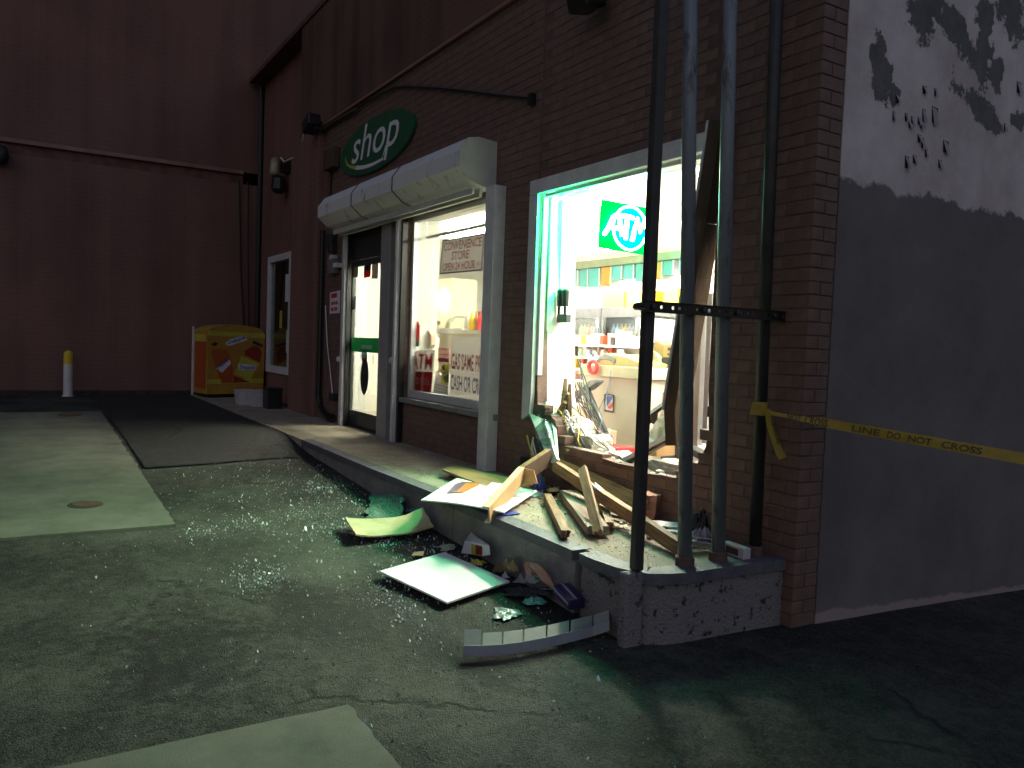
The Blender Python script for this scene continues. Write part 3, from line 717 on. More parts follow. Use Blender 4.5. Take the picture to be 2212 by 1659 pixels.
# knocked loose right jamb, leaning in from the top corner
ed = [at(1541, 262, Y=3.93), at(1526, 365, Y=3.94), at(1508, 480, Y=3.95), at(1489, 598, Y=3.96), at(1471, 706, Y=3.97), at(1456, 800, Y=3.98), at(1443, 885, Y=3.99), at(1446, 962, Y=3.99)]
jb = MB(); je = MB()
for k, (a, b) in enumerate(zip(ed[:-1], ed[1:])):
    hl = (b - a) / 2; dn = hl.normalized(); sx_ = Vector((1, 0, 0)); sx_ = (sx_ - dn * sx_.dot(dn)).normalized(); sy_ = dn.cross(sx_); c = (a + b) / 2
    jb.obox(c + sx_ * .068 + Vector((0, .02, 0)), hl, sx_ * .055, sy_ * .07)
    if k < 6: je.obox(c + Vector((0, .02, 0)), hl, sx_ * .0095, sy_ * .075)
jb.build('loose_jamb', K['wood_dark'], bw); je.build('jamb_edge', K['paint_white'], bw)
rj = MB()
a, b = at(1519, 640, Y=4.2), at(1506, 962, Y=4.16)
dd = (b - a) / 2
rj.obox((a + b) / 2, dd, (.028, 0, 0), (0, .03, 0)); rj.obox((a + b) / 2 + Vector((.065, .03, .02)), dd, (.024, 0, 0), (0, .03, 0))
a0 = at(1540, 330, Y=4.2); dd0 = (a - a0) / 2
rj.obox((a + a0) / 2 + Vector((.02, 0, 0)), dd0, (.022, 0, 0), (0, .03, 0))
rj.build('right_frame', K['paint_white'], bw, bevel=.004)
# door
dr = thing('shop_door', 'lit glass shop door with a green push bar sign', 'door', (-10.4, 4.1, 0))
frame(MB(), -11.42, -9.78, 4.02, 4.12, .0, 2.74, .05, .03).build('door_frame', K['dark'], dr, bevel=.004)
MB().box(-11.365, -9.835, 4.04, 4.1, 2.36, 2.69).build('transom', K['slate'], dr)
dlf = frame(MB(), -11.36, -9.835, 4.045, 4.095, .032, 2.355, .085, .2).box(-11.274, -11.07, 4.047, 4.093, .233, 2.269).build('door_leaf', K['slate'], dr, bevel=.004)
MB().box(-11.07, -9.92, 4.068, 4.074, .235, 2.27).build('pane', K['glassy'], dlf)
hd = MB().box(-11.17, -11.125, 3.985, 4.02, 1.02, 1.42); hd.box(-11.16, -11.135, 4.02, 4.046, 1.05, 1.09); hd.box(-11.16, -11.135, 4.02, 4.046, 1.35, 1.39)
hd.build('handle', K['alu'], dlf, bevel=.004)
pbs = MB().box(-11.07, -9.92, 4.055, 4.064, 1.07, 1.27).build('push_bar_sign', K['t_green'], dr)
dl = MB().box(-10.66, -10.28, 4.0525, 4.0545, 1.12, 1.17)
dl.build('bar_print', mat('pale_green_print', (.35, .45, .40), .5), pbs)
# small decals on the door glass
def decal(name, pts, Y, m, parent, th=.002):
    return MB().prism([at(x, y, Y=Y) for x, y in pts], (0, th, 0)).build(name, m, parent)
decal('dark_notice', [(787, 571), (801, 567), (800, 598), (786, 601)], 4.06, K['t_deepred'], dr)
decal('dark_notice', [(787, 571), (801, 567), (801, 583), (787, 586)], 4.056, K['black'], dr)
decal('green_notice', [(766, 573), (774, 571), (773, 598), (762, 601)], 4.06, mat('dull_green_print', (.16, .18, .07), .6), dr)
decal('grey_notice', [(804, 567), (817, 563), (816, 602), (803, 602)], 4.06, K['beige'], dr)
decal('side_notice', [(762, 641), (769, 640), (768, 668), (761, 669)], 4.06, K['grey'], dr)
decal('bottle_cap', [(787, 744), (791, 757), (793, 765), (781, 765), (783, 757)], 4.06, K['t_teal'], dr)
decal('bottle_sticker', [(781, 765), (793, 765), (793, 783), (781, 781)], 4.06, mat('dusty_pink_print', (.42, .34, .32), .6), dr)
cc = at(787, 813, Y=4.06); ov = [(cc.x + .155 * math.cos(q), 4.06, cc.z + .255 * math.sin(q)) for q in np.linspace(0, 2 * math.pi, 24)[:-1]]
MB().prism(ov, (0, .002, 0)).build('oval_sticker', K['black'], dr)
ck = MB().tube([at(806, 766 + 3 * i, Y=4.0) for i in range(8)], .006, 5); ck.build('chain', K['black'], dr)
# roller shutter
sh = thing('roller_shutter', 'dirty white roller shutter hood with guide rails over door and window', 'roller shutter', (-9.0, 3.8, 2.8))
prof = [(4.0, 3.24), (3.80, 3.26), (3.68, 3.235), (3.585, 3.10), (3.585, 2.95), (3.72, 2.835), (3.88, 2.785), (4.0, 2.785)]
hood = MB()
xsn = [-11.28, -9.55, -9.545, -8.6, -8.595, -6.99]
n = len(prof)
V = []
for x in (-11.28, -9.3, -6.985): V += [(x, y + (0.0 if x != -9.3 else .004), z) for y, z in prof]
hood.add(V, [[i * n + j, i * n + j + 1, (i + 1) * n + j + 1, (i + 1) * n + j] for i in range(2) for j in range(n - 1)])
hood.build('hood', K['hood'], sh)
for xs_ in (-9.95, -8.62):
    sm_ = MB()
    for (ya, za), (yb, zb) in zip(prof[1:-2], prof[2:-1]): sm_.obox(((xs_), (ya + yb) / 2, (za + zb) / 2), (.006, 0, 0), (0, (yb - ya) / 2, (zb - za) / 2), Vector((0, (zb - za), -(yb - ya))).normalized() * .006)
    sm_.build('hood_seam', K['dark'], sh)
for x, nm in ((-6.985, 'end_plate'), (-11.296, 'end_plate')):
    MB().prism([(x, y - .006 if y < 4 else y, z) for y, z in prof], (.016, 0, 0)).build(nm, mat('end_plate_paint', (.50, .52, .48), .5, .1, 6), sh)
MB().box(-11.2, -7.05, 3.78, 3.80, 2.72, 2.782).build('bottom_slat', K['alu'], sh)
MB().box(-11.2, -7.05, 3.86, 3.89, 2.70, 2.782).build('curtain_edge', K['alu'], sh)
def rail(x0, x1, z0, z1, yf, m):
    mb = MB(); mb.box(x0, x1, yf, 3.998, z0, z1); return mb.build('guide_rail', m, sh, bevel=.006)
rail(-6.94, -6.76, .0, 2.78, 3.87, K['paint_white'])
rail(-11.13, -11.03, .0, 2.78, 3.90, K['paint_white'])
rail(-9.73, -9.42, .0, 2.75, 3.92, mat('greyish_post_paint', (.30, .285, .28), .55, .15, 5))
rail(-9.18, -9.12, .0, 2.76, 3.88, K['paint_white'])
MB().box(-9.115, -9.062, 3.93, 3.999, 0, 2.74).build('guide_channel', K['black'], sh)
MB().box(-11.028, -11.0, 3.94, 3.999, 0, 2.74).build('guide_channel', K['black'], sh)
for (x, z) in ((-11.2, .95), (-9.27, 1.0)):
    MB().lathe((x + .04, 3.9, z), [(.04, -.02), (.045, 0), (.03, .03)], 10, (0, -1, 0)).build('lock_pin', K['paint_white'], sh)

# ------------------------------------------------------------------ things fixed to the front
sg = thing('oval_shop_sign', 'green oval sign reading shop with a swoosh above the shutter', 'sign', (-10.2, 3.95, 3.83))
ca = Vector((-10.2, 3.955, 3.83)); RXs, RZs = 1.30, .355
pl = MB().prism([(ca.x + RXs * math.cos(q), 3.955, ca.z + RZs * math.sin(q)) for q in np.linspace(0, 2 * math.pi, 49)[:-1]], (0, .04, 0)); pl = pl.build('panel', K['green_sign'], sg, bevel=.006)
U, Vv = (1, 0, 0), (0, 0, 1)
lt = MB(); lettering(lt, 'shop', ca + Vector((-.80, 0, -.13)), U, Vv, .46, 1.66, shear=.28, bold=.002); lt.build('lettering', K['sign_white'], pl)
sw = MB()
def swoosh(mb, r0, r1, a0, a1, wa, wb, lift):
    n = 26; A = []; B = []
    for i in range(n + 1):
        t = i / n; a = a0 + (a1 - a0) * t; w = wa + (wb - wa) * t
        A.append((r0 * math.cos(a), r1 * math.sin(a))); B.append(((r0 - w * 1.6) * math.cos(a), (r1 - w) * math.sin(a)))
    for i in range(n): flat(mb, [A[i], A[i + 1], B[i + 1], B[i]], ca, U, Vv, lift)
swoosh(sw, 1.06, .285, math.pi * .98, math.pi * 1.30, .012, .06, .002); sw.build('lime_swoosh', K['lime'], pl)
sw = MB(); swoosh(sw, 1.06, .285, math.pi * 1.29, math.pi * 1.62, .06, .035, .003); 
flat(sw, [(.32, -.262), (.36, -.235), (.50, -.10), (.44, -.10)], ca, U, Vv, .003)
sw.build('white_swoosh', K['sign_white'], pl)

def wall_lamp(name, label, p, mk):
    t = thing(name, label, 'lamp', p); mk(Vector(p), t); return t
def mk_flood(p, t):
    MB().tube([p + Vector((-.13, -.12, .14)), p + Vector((.12, -.2, -.16))], .085, 10).build('lamp_body', mat('weathered_lamp_glass', (.40, .36, .23), .4), t, smooth=True)
    MB().lathe(p + Vector((.08, -.1, -.33)), [(.06, .16), (.13, .1), (.14, -.1), (.08, -.17)], 14).build('housing', K['black'], t)
    MB().box(p.x - .05, p.x + .22, p.y - .05, 4.279, p.z - .1, p.z + .12).build('bracket', K['black'], t)
    MB().tube([p + Vector((.30, -.13, .12)), p + Vector((.55, -.14, 0)), p + Vector((1.45, -.02, .02))], .016, 6).build('white_conduit', K['paint_white'], t)
wall_lamp('corner_floodlight', 'pale floodlight on a black bracket in the yard corner', (-15.4, 4.2, 4.42), mk_flood)
def mk_cam(p, t):
    MB().obox(p, (.16, 0, .05), (0, .1, 0), (-.02, 0, .09)).build('housing', K['black'], t, bevel=.02)
    MB().box(p.x - .03, p.x + .14, p.y, 3.91, p.z - .1, p.z + .03).build('bracket', K['black'], t)
    MB().tube([p + Vector((-.12, -.06, -.08)), p + Vector((-.3, -.04, -.2))], .014, 6).build('white_lead', K['paint_white'], t)
wall_lamp('security_light', 'small black security light above the brick pilaster', (-12.35, 3.78, 4.52), mk_cam)
bxp = at(716, 344, Y=3.94)
jx = thing('junction_box', 'dark metal box on the wall left of the oval sign', 'electrical box', bxp)
MB().box(bxp.x - .22, bxp.x + .22, 3.88, 3.995, bxp.z - .15, bxp.z + .15).build('box', K['wood_dark'], jx, bevel=.01)
MB().tube([(bxp.x - .12, 3.96, bxp.z - .15), (bxp.x - .14, 3.96, 2.95)], .028, 8).build('conduit', K['wood_dark'], jx)
tfl = at(1266, 2, Y=3.82); fx = thing('upper_floodlight', 'dark floodlight jutting from the wall at the top edge', 'lamp', tfl)
MB().obox(tfl, (.13, 0, 0), (0, .1, .02), (0, -.02, .07)).build('housing', K['black'], fx, bevel=.02)
MB().tube([tfl, (tfl.x, 3.99, tfl.z + .12)], .03, 8).build('arm', K['black'], fx)
cab = thing('wall_cable', 'black cable sagging across the bricks above the oval sign', 'cable', at(870, 187, Y=3.97))
pc = [at(x, y, Y=3.965) for x, y in [(700, 282), (740, 256), (790, 222), (830, 200), (850, 190), (870, 187), (940, 190), (1010, 197), (1080, 206), (1148, 212)]]
MB().tube(pc, .015, 6).build('cable_run', K['black'], cab); MB().box(pc[-1].x - .03, pc[-1].x + .03, 3.94, 3.996, pc[-1].z - .06, pc[-1].z + .04).build('end_clip', K['black'], cab)
MB().tube([at(690, 285, Y=3.95), at(720, 264, Y=3.95), at(770, 236, Y=3.95)], .03, 6).build('thick_sleeve', K['wood_dark'], cab)
p = at(1, 338, X=-17.3); wl = thing('wall_lantern', 'dark round lantern on the left building cut by the frame edge', 'lamp', p)
MB().lathe(p + Vector((.15, 0, 0)), [(.03, .18), (.1, .14), (.14, 0), (.12, -.13), (.04, -.18)], 14).build('globe', K['black'], wl, smooth=True)
MB().box(-17.3, -17.1, p.y - .04, p.y + .04, p.z + .1, p.z + .2).build('arm', K['black'], wl)
# meter box and conduits left of the door
cd = thing('service_conduit', 'black conduit and meter fittings on the wall left of the door', 'conduit', (-11.9, 3.95, 1.5))
cx_ = at(694, 600, Y=3.94).x
MB().tube([(cx_, 3.94, 2.9), (cx_ - .0, 3.94, 1.2), (cx_ + .0, 3.94, .35), (cx_ + .08, 3.94, .2), (cx_ + .35, 3.93, .09), (cx_ + .75, 3.9, .02)], .038, 8).build('main_pipe', K['black'], cd)
MB().tube([(cx_ - .1, 3.95, 1.05), (cx_ - .1, 3.95, .3), (cx_ + .1, 3.95, .12), (cx_ + .75, 3.95, .1)], .02, 6).build('side_pipe', K['black'], cd)
for (x, y, w, h, m) in [(716, 537, .12, .10, K['slate']), (718, 556, .07, .07, K['paint_white']), (719, 575, .16, .22, K['grey']), (727, 573, .1, .07, K['paint_white']), (714, 520, .16, .2, K['slate'])]:
    p = at(x, y, Y=3.93); MB().box(p.x - w, p.x + w * .6, 3.90, 3.996, p.z - h / 2, p.z + h / 2).build('fitting', m, cd, bevel=.01)
MB().tube([at(703, 660, Y=3.97), at(707, 745, Y=3.96), at(713, 800, Y=3.96), at(718, 850, Y=3.96)], .009, 5).build('loose_wire', K['paper'], cd)
p = at(719, 858, Y=3.94); MB().box(p.x - .05, p.x + .06, 3.9, 3.996, p.z - .05, p.z + .06).build('socket', K['dark'], cd)
nt_ = thing('wall_notice', 'white notice with red print on the wall beside the door', 'notice', at(723, 655, Y=3.98))
q = [at(x, y, Y=3.985) for x, y in [(713, 632), (735, 627), (733, 676), (712, 678)]]
MB().prism(q, (0, .006, 0)).build('board', K['paper'], nt_)
pr = MB()
for (fa, fb, n_) in [(.08, .28, 1), (.46, .60, 3), (.72, .88, 2)]:
    for k in range(n_):
        u0, u1 = .15 + .7 * k / n_, .15 + .7 * (k + .8) / n_
        L_ = lambda u, w: q[0].lerp(q[3], w).lerp(q[1].lerp(q[2], w), u) + Vector((0, -.002, 0))
        pr.add([L_(u0, fa), L_(u1, fa), L_(u1, fb), L_(u0, fb)], [(0, 1, 2, 3)])
pr.build('red_print', K['red'], nt_)
# yard corner down pipe and slack cables
dp = thing('corner_cables', 'two slack black cables running down the left building corner', 'cable', (-17.2, 3.9, 0))
MB().tube([(-17.24, 3.80, 4.4), (-17.2, 3.86, 2.6), (-17.2, 3.98, 1.0), (-17.2, 4.05, .1)], .022, 6).build('cable_run', K['black'], dp)
MB().tube([(-17.24, 3.98, 4.4), (-17.2, 4.0, 2.9), (-17.2, 4.06, 1.2), (-17.2, 4.1, .1)], .016, 6).build('cable_run', K['black'], dp)
pp = thing('down_pipe', 'dark down pipe in the far yard corner', 'pipe', (-17.22, 4.2, 0))
MB().tube([(-17.24, 4.22, 6.4), (-17.24, 4.22, 0)], .05, 10).build('pipe_run', K['black'], pp)

# ------------------------------------------------------------------ yard: bollard, drinks cooler, tubs
pb = Vector((-16.95, .74, -.012)); bo = thing('bollard', 'white bollard with a yellow top by the left building', 'bollard', pb)
MB().lathe(pb, [(.10, 0), (.10, .015), (.078, .02), (.078, .60)], 16).build('post', K['paint_white'], bo, smooth=False)
MB().lathe(pb, [(.0785, .601), (.0785, .78), (.06, .83), (.02, .85)], 16).build('cap', K['yellow'], bo)
cl = thing('drinks_cooler', 'yellow and orange iced tea cooler standing against the far wall', 'cooler', (-16.45, 3.05, 0))
ang = math.radians(13); cu = Vector((-math.sin(ang), math.cos(ang), 0)); cn = Vector((math.cos(ang), math.sin(ang), 0)); c0 = Vector((-16.28, 3.06, .0))
Wc, Dc = 1.18, .62
def cp(u, z, o=0.0): return c0 + cu * u + Vector((0, 0, z)) + cn * o
body = [(0, .07), (Wc, .07), (Wc, 1.28), (Wc - .06, 1.36)] + [(Wc * (1 - t), 1.36 + .085 * math.sin(math.pi * t)) for t in np.linspace(.12, .88, 7)] + [(.05, 1.35), (0, 1.30)]
MB().prism([cp(u, z, -.002) for u, z in body], -cn * Dc).build('cabinet', K['amber'], cl, bevel=.02)
MB().obox(cp(Wc / 2, .035, -Dc / 2), cu * (Wc / 2 - .06), cn * (Dc / 2 - .05), (0, 0, .036)).build('plinth', K['black'], cl)
pr_ = {'lemon': MB(), 'orange': MB(), 'rust': MB(), 'crimson': MB(), 'blue': MB(), 'paper': MB(), 'dark': MB(), 'amber': MB()}
def fp(k, pts, lift): flat(pr_[k], pts, cp(0, 0), cu, (0, 0, 1), lift)
def cr_(x, y): return (Wc * (x - 330) / 1080., 1.30 - (y - 240) * (1.22 / 1250.))
def fpx(k, pts, lift): fp(k, [cr_(*p) for p in pts], lift)
fpx('lemon', [(332, 330), (1415, 350), (1415, 250), (335, 240)], .002)
fpx('orange', [(332, 1000), (1415, 1000), (1415, 352), (332, 332)], .002)
for i in range(6):
    for j in range(2):
        if (i + j) % 2: fpx('orange', [(332 + 180 * i, 1120 + 90 * j), (512 + 180 * i - 2, 1120 + 90 * j), (512 + 180 * i - 2, 1030 + 90 * j), (332 + 180 * i, 1030 + 90 * j)], .002)
fpx('lemon', [(340, 1290), (1410, 1280), (1410, 1190), (340, 1200)], .0025)
fpx('rust', [(600, 1275), (820, 1275), (800, 1000), (770, 800), (690, 600), (410, 600), (420, 780), (520, 1050)], .004)
fpx('crimson', [(820, 1275), (1140, 1260), (830, 1130)], .004)
fpx('crimson', [(1330, 860), (1360, 640), (1300, 530), (1190, 510), (1020, 620), (1030, 700)], .004)
fpx('lemon', [(1140, 1225), (1320, 880), (960, 720), (840, 1090)], .0035)
fpx('dark', [(390, 510), (470, 540), (530, 480), (450, 460)], .005)
fpx('paper', [(660, 500), (720, 530), (1070, 400), (1050, 330), (980, 320), (690, 410)], .005)
def logo(x, y, w, h, deg):
    a = math.radians(deg); o_ = cr_(x, y); lettering(pr_['blue'], 'Snapple', cp(*o_, .0075), cu * math.cos(a) + Vector((0, 0, math.sin(a))), Vector((0, 0, math.cos(a))) - cu * math.sin(a), h, w, shear=.2, bold=.012)
logo(690, 500, .40, .085, 18); logo(520, 1010, .28, .09, 40); logo(925, 985, .33, .085, -2)
for k, prts in (('paper', [[(490, 980), (600, 1070), (770, 880), (740, 800)], [(910, 1010), (1240, 1010), (1240, 910), (910, 880)]]), ('dark', [[(1170, 460), (1360, 540), (1390, 490), (1190, 400)]])):
    for q in prts:
        mb = MB(); flat(mb, [cr_(*p) for p in q], cp(0, 0), cu, (0, 0, 1), .0055); mb.build('logo_badge' if k == 'paper' else 'cap_print', K[k], cl)
for k, mb in pr_.items():
    if mb.v: mb.build({'lemon': 'yellow_band', 'orange': 'orange_panel', 'rust': 'bottle_print', 'crimson': 'tea_print', 'blue': 'logo_lettering', 'paper': 'logo_badge', 'dark': 'cap_print', 'amber': 'base_band'}[k], K[k], cl)
sidep = MB().obox(cp(-.004, .70, -Dc * .5), cn * Dc * .42, cu * .003, (0, 0, .52)); sidep.build('side_print', K['rust'], cl)
MB().obox(cp(-.006, 1.16, -Dc * .5), cn * Dc * .42, cu * .004, (0, 0, .07)).build('side_band', K['lemon'], cl)
MB().obox(cp(-.012, .70, -Dc - .02), cn * .02, cu * .014, (0, 0, .68)).build('door_edge', K['paint_white'], cl)
def tub(label, p, sx, sy, h, m):
    t = thing('plastic_tub', label, 'tub', p, 'white tubs beside the cooler'); x, y, z = p
    mb = MB(); a = [(x - sx * .85, y - sy * .85, z), (x + sx * .85, y - sy * .85, z), (x + sx * .85, y + sy * .85, z), (x - sx * .85, y + sy * .85, z)]
    b = [(x - sx, y - sy, z + h), (x + sx, y - sy, z + h), (x + sx, y + sy, z + h), (x - sx, y + sy, z + h)]
    mb.add(a + b, [(0, 3, 2, 1), (0, 1, 5, 4), (1, 2, 6, 5), (2, 3, 7, 6), (3, 0, 4, 7)]); mb.build('body', m, t)
    MB().box(x - sx - .012, x + sx + .012, y - sy - .012, y + sy + .012, z + h, z + h + .025).build('lid', m, t, bevel=.008)
tub('white plastic tub nearest the yellow cooler', (-14.75, 3.42, .002), .19, .14, .24, K['tub'])
tub('white plastic tub between the other tub and the black bin', (-14.35, 3.58, .002), .2, .15, .26, K['tub'])
bn = thing('black_bin', 'small square black bin at the foot of the pilaster', 'bin', (-13.95, 3.72, .002))
MB().box(-14.12, -13.80, 3.58, 3.84, .002, .33).build('body', K['black'], bn, bevel=.015)
MB().box(-14.13, -13.79, 3.57, 3.85, .332, .36).build('rim', K['dark'], bn, bevel=.01)

# ------------------------------------------------------------------ steel posts on the corner
PX = -3.40
LEAN = {3.31: .037, 3.58: .027, 3.90: .012}          # knocked out of plumb by the crash
posts = [(2.955, 'square dark steel post rooted in the asphalt at the kerb corner', True), (3.31, 'grey round steel pipe, second from the kerb corner', False),
         (3.58, 'grey round steel pipe, third from the kerb corner', False), (3.90, 'shadowed round steel pipe close against the brick corner', False)]
for y, lb, sq in posts:
    x = PX - (.012 if sq else 0)
    t = thing('steel_post', lb, 'post', (x, y, -.42 if sq else 0), 'steel posts at the store corner')
    if sq:
        MB().box(x - .031, x + .031, y - .031, y + .031, .01, 5.4).build('shaft', K['pipe_dark'], t, bevel=.012)
        MB().box(x - .036, x + .036, y - .095, y + .033, -.55, .008).build('foot', K['kerb'], t, bevel=.014)
    else:
        MB().tube([(x, y, .0), Vector((x, y, 5.4)) + LEAN.get(y, 0.0) * 5.4 * -Vector((RT.x, RT.y, 0))], .041 if y < 3.8 else .038, 18).build('shaft', K['pipe'] if y < 3.8 else K['pipe_dark'], t, smooth=True)  # shade on the last post is put into its dark colour
        MB().lathe((x, y, .001), [(.056, 0), (.056, .05), (.05, .055), (.045, .06)], 18).build('collar', mat('rusty_collar', (.10, .06, .05), .8, .4, 18), t)
st = thing('perforated_strut', 'black perforated steel strut bolted across the four posts', 'strut', (PX + .06, 3.4, 1.49))
sm = MB(); hz = []
y0_, y1_, zc_ = 2.86, 4.02, 1.485
def strut(mb, y0, y1, zc, h, x0, x1):
    holes_ = []; y = y0 + .04; k = 0
    while y < y1 - .03:
        holes_.append(oval(y, zc, .011, .011, 10)); y += .048 if k % 3 != 2 else .085; k += 1
    L3 = [[Vector((0, a, b)) for a, b in lp] for lp in [[(y0, zc - h), (y1, zc - h), (y1, zc + h), (y0, zc + h)]] + holes_]
    tri = tessellate_polygon(L3); pts = [(a.y, a.z) for lp in L3 for a in lp]; n = len(pts)
    fs = [list(t) for t in tri] + [[i + n for i in t][::-1] for t in tri]; k = 0
    for lp in L3:
        c = len(lp)
        for i in range(c): fs.append([k + i, k + (i + 1) % c, k + (i + 1) % c + n, k + i + n])
        k += c
    mb.add([(x0, a, b) for a, b in pts] + [(x1, a, b) for a, b in pts], fs)
strut(sm, y0_, y1_, zc_, .027, PX + .048, PX + .052)
sm.build('web', K['black'], st)
MB().box(PX + .0475, PX + .062, y0_, y1_, zc_ + .027, zc_ + .031).box(PX + .0475, PX + .062, y0_, y1_, zc_ - .031, zc_ - .027).build('flange', K['black'], st)
for y in (2.93, 3.31, 3.58, 3.9): MB().lathe((PX + .053, y, zc_), [(.016, 0), (.016, .014), (.008, .016)], 6, (1, 0, 0)).build('bolt', K['slate'], st)
MB().lathe((PX + .035, 2.865, zc_), [(.02, -.05), (.025, 0), (.02, .05)], 8, (1, 0, 0)).build('end_bracket', K['black'], st)

# barrier tape tied to the last post
tp = thing('barrier_tape', 'yellow crime scene tape tied to a post and stretched to the right', 'tape', (-3.4, 3.9, 1.0))
A = at(1622, 882, X=-3.352); p1 = at(1668, 893, X=-3.25); p2 = at(1790, 915, X=-3.02)
far = CAM + ray(2212, 991) * 5.1; d_ = (far - p2)
path = [A, A.lerp(p1, .6), p1, p1.lerp(p2, .25), p1.lerp(p2, .6), p2] + [p2 + d_ * t for t in (.25, .5, .75, 1, 1.4)]
vw = [.075, .055, .022, .022, .036, .054] + [.058, .06, .061, .062, .062]
def ribbon(mb, path, ws, twist=0.0, th=.0015):
    L_, R_ = [], []
    for i, p in enumerate(path):
        a = path[max(0, i - 1)]; b = path[min(len(path) - 1, i + 1)]; t = (b - a).normalized()
        up = Vector((0, 0, 1)); up = (up - t * up.dot(t)).normalized(); si = t.cross(up)
        w = up * math.cos(twist * math.sin(i * 1.3)) + si * math.sin(twist * math.sin(i * 1.3))
        L_.append(p + w * ws[i] / 2); R_.append(p - w * ws[i] / 2)
    k = len(path); n_ = (path[1] - path[0]).cross(Vector((0, 0, 1))).normalized() * th
    mb.add(L_ + R_, [(i, i + 1, k + i + 1, k + i) for i in range(k - 1)])
    mb.add([q + n_ for q in L_ + R_], [(i, k + i, k + i + 1, i + 1) for i in range(k - 1)])
rb = MB(); ribbon(rb, path, vw, .12); rb = rb.build('stretched_tape', K['tape'], tp, fix=False)
wr = MB()
for k in range(12):
    a0, a1 = 2 * math.pi * k / 12, 2 * math.pi * (k + 1) / 12
    r = .0405; wr.add([(-3.406 + r * math.cos(a), 3.89 + r * math.sin(a), z) for a, z in ((a0, .875), (a1, .875), (a1, .955), (a0, .955))], [(0, 1, 2, 3)])
wr.build('wrapped_tape', K['tape'], tp)
dgp = [at(x, y, X=xx) for x, y, xx in [(1658, 884, -3.26), (1662, 915, -3.26), (1672, 945, -3.26), (1684, 978, -3.25), (1692, 990, -3.24)]]
dg = MB()
for i in range(len(dgp) - 1):
    w0, w1 = .035 + .004 * i, .035 + .004 * (i + 1); h = Vector((-.25, .97, .12)).normalized()
    dg.add([dgp[i] - h * w0, dgp[i] + h * w0, dgp[i + 1] + h * w1, dgp[i + 1] - h * w1], [(0, 1, 2, 3)])
dg.build('dangling_end', K['tape'], tp)
def on_tape(body, a, b, h, lift=-.004, flip=False, sh=-.5):
    u = (b - a); n_ = u.normalized(); up = Vector((0, 0, 1)); up = (up - n_ * up.dot(n_)).normalized()
    toward = (CAM - a).normalized(); tl = MB()
    lettering(tl, body, a + up * h * sh + toward * .004, n_, up, h, u.length, lift=.003, bold=.012); tl.build('lettering', K['tape_ink'], rb, fix=False)
on_tape('NOT', p1.lerp(p2, .27), p1.lerp(p2, .52), .036)
on_tape('CROSS', p1.lerp(p2, .58), p1.lerp(p2, .98), .045)
q = lambda t: p2 + d_ * t
on_tape('LINE', q(.13), q(.28), .036); on_tape('DO', q(.32), q(.39), .036); on_tape('NOT', q(.43), q(.55), .036); on_tape('CROSS', q(.60), q(.80), .036)
dn_ = (dgp[3] - dgp[0]).normalized(); hh = Vector((-.25, .97, .12)); hh = (hh - dn_ * hh.dot(dn_)).normalized()
tl = MB(); fl = dn_.cross(-hh).dot(CAM - dgp[1]) < 0
lettering(tl, 'CROSS', dgp[1] + hh * .026 * (1 if fl else -1) * -1 * (-1) + (CAM - dgp[1]).normalized() * .004 - dn_ * .01, dn_, hh if fl else -hh, .045, .16, lift=.004, bold=.012)
tl.build('lettering', K['tape_ink'], tp, fix=False)
# ------------------------------------------------------------------ shop lighting
for i, (x, y) in enumerate([(-4.9, 5.5), (-7.6, 5.5), (-10.4, 5.5), (-4.9, 7.9), (-7.6, 7.9), (-10.4, 7.9), (-14.8, 6.2), (-12.6, 7.9)]):
    where = ['nearest the broken window', 'over the middle of the shop front', 'behind the glass door', 'at the back right of the shop', 'over the back middle of the shop', 'over the back left of the shop', 'behind the partition', 'in front of the fridges'][i]
    t = thing('ceiling_light', 'white fluorescent ceiling fitting ' + where, 'ceiling light', (x, y, CZ - .002), 'fluorescent lights on the shop ceiling')
    MB().box(x - .55, x + .55, y - .03, y + .03, CZ - .10, CZ - .002).build('tray', K['inner_white'], t)
    MB().box(x - .61, x + .61, y - .14, y + .14, CZ - .155, CZ - .102).build('diffuser', K['fluor'], t)
# neon sign hanging behind the smashed window, seen at an angle
NX = -5.62
TL, BL_, BR_ = at(1310, 432, X=NX), at(1292, 535, X=NX), at(1405, 553, X=NX)
nu = (BR_ - BL_); nw = nu.length * 1.02; nu.normalize(); nv = (TL - BL_); nv = nv - nu * nv.dot(nu); nh = nv.length; nv.normalize(); nn = nu.cross(nv)
ns = thing('neon_sign', 'glowing green and white ATM sign hanging in the broken window', 'neon sign', BL_ + nu * nw / 2)
npn = MB().obox(BL_ + nu * nw / 2 + nv * nh / 2, nu * nw / 2, nv * nh / 2, nn * .006).build('panel', K['neon_glow'], ns)
def nuv(a, b, l=.02): return BL_ + nu * a * nw + nv * b * nh + nn * l
cu_, cv_ = .53, .50; rr = .45
disc = MB(); q = [nuv(cu_ + rr * .98 * math.cos(a) * nh / nw, cv_ + rr * .98 * math.sin(a), .0075) for a in np.linspace(0, 2 * math.pi, 41)[:-1]]
disc.add(q, [list(t) for t in tessellate_polygon([q])]); disc.build('lit_disc', K['neon_disc'], npn)
MB().tube([nuv(cu_ + rr * math.cos(a) * nh / nw, cv_ + rr * math.sin(a)) for a in np.linspace(0, 2 * math.pi, 41)[:-1]], .009, 8, closed=True).build('ring_tube', K['neon_ring'], npn)
def lt_(nm, pts): MB().tube([nuv(*p, .032) for p in pts], .017, 8).build(nm, K['neon_white'], npn)
lt_('letter_tube', [(.05, .28), (.11, .40), (.20, .68), (.26, .73), (.31, .64), (.35, .46), (.37, .30)])
lt_('letter_tube', [(.14, .44), (.24, .45), (.34, .45)])
lt_('letter_tube', [(.33, .72), (.44, .73), (.56, .72)])
lt_('letter_tube', [(.455, .72), (.45, .5), (.445, .25)])
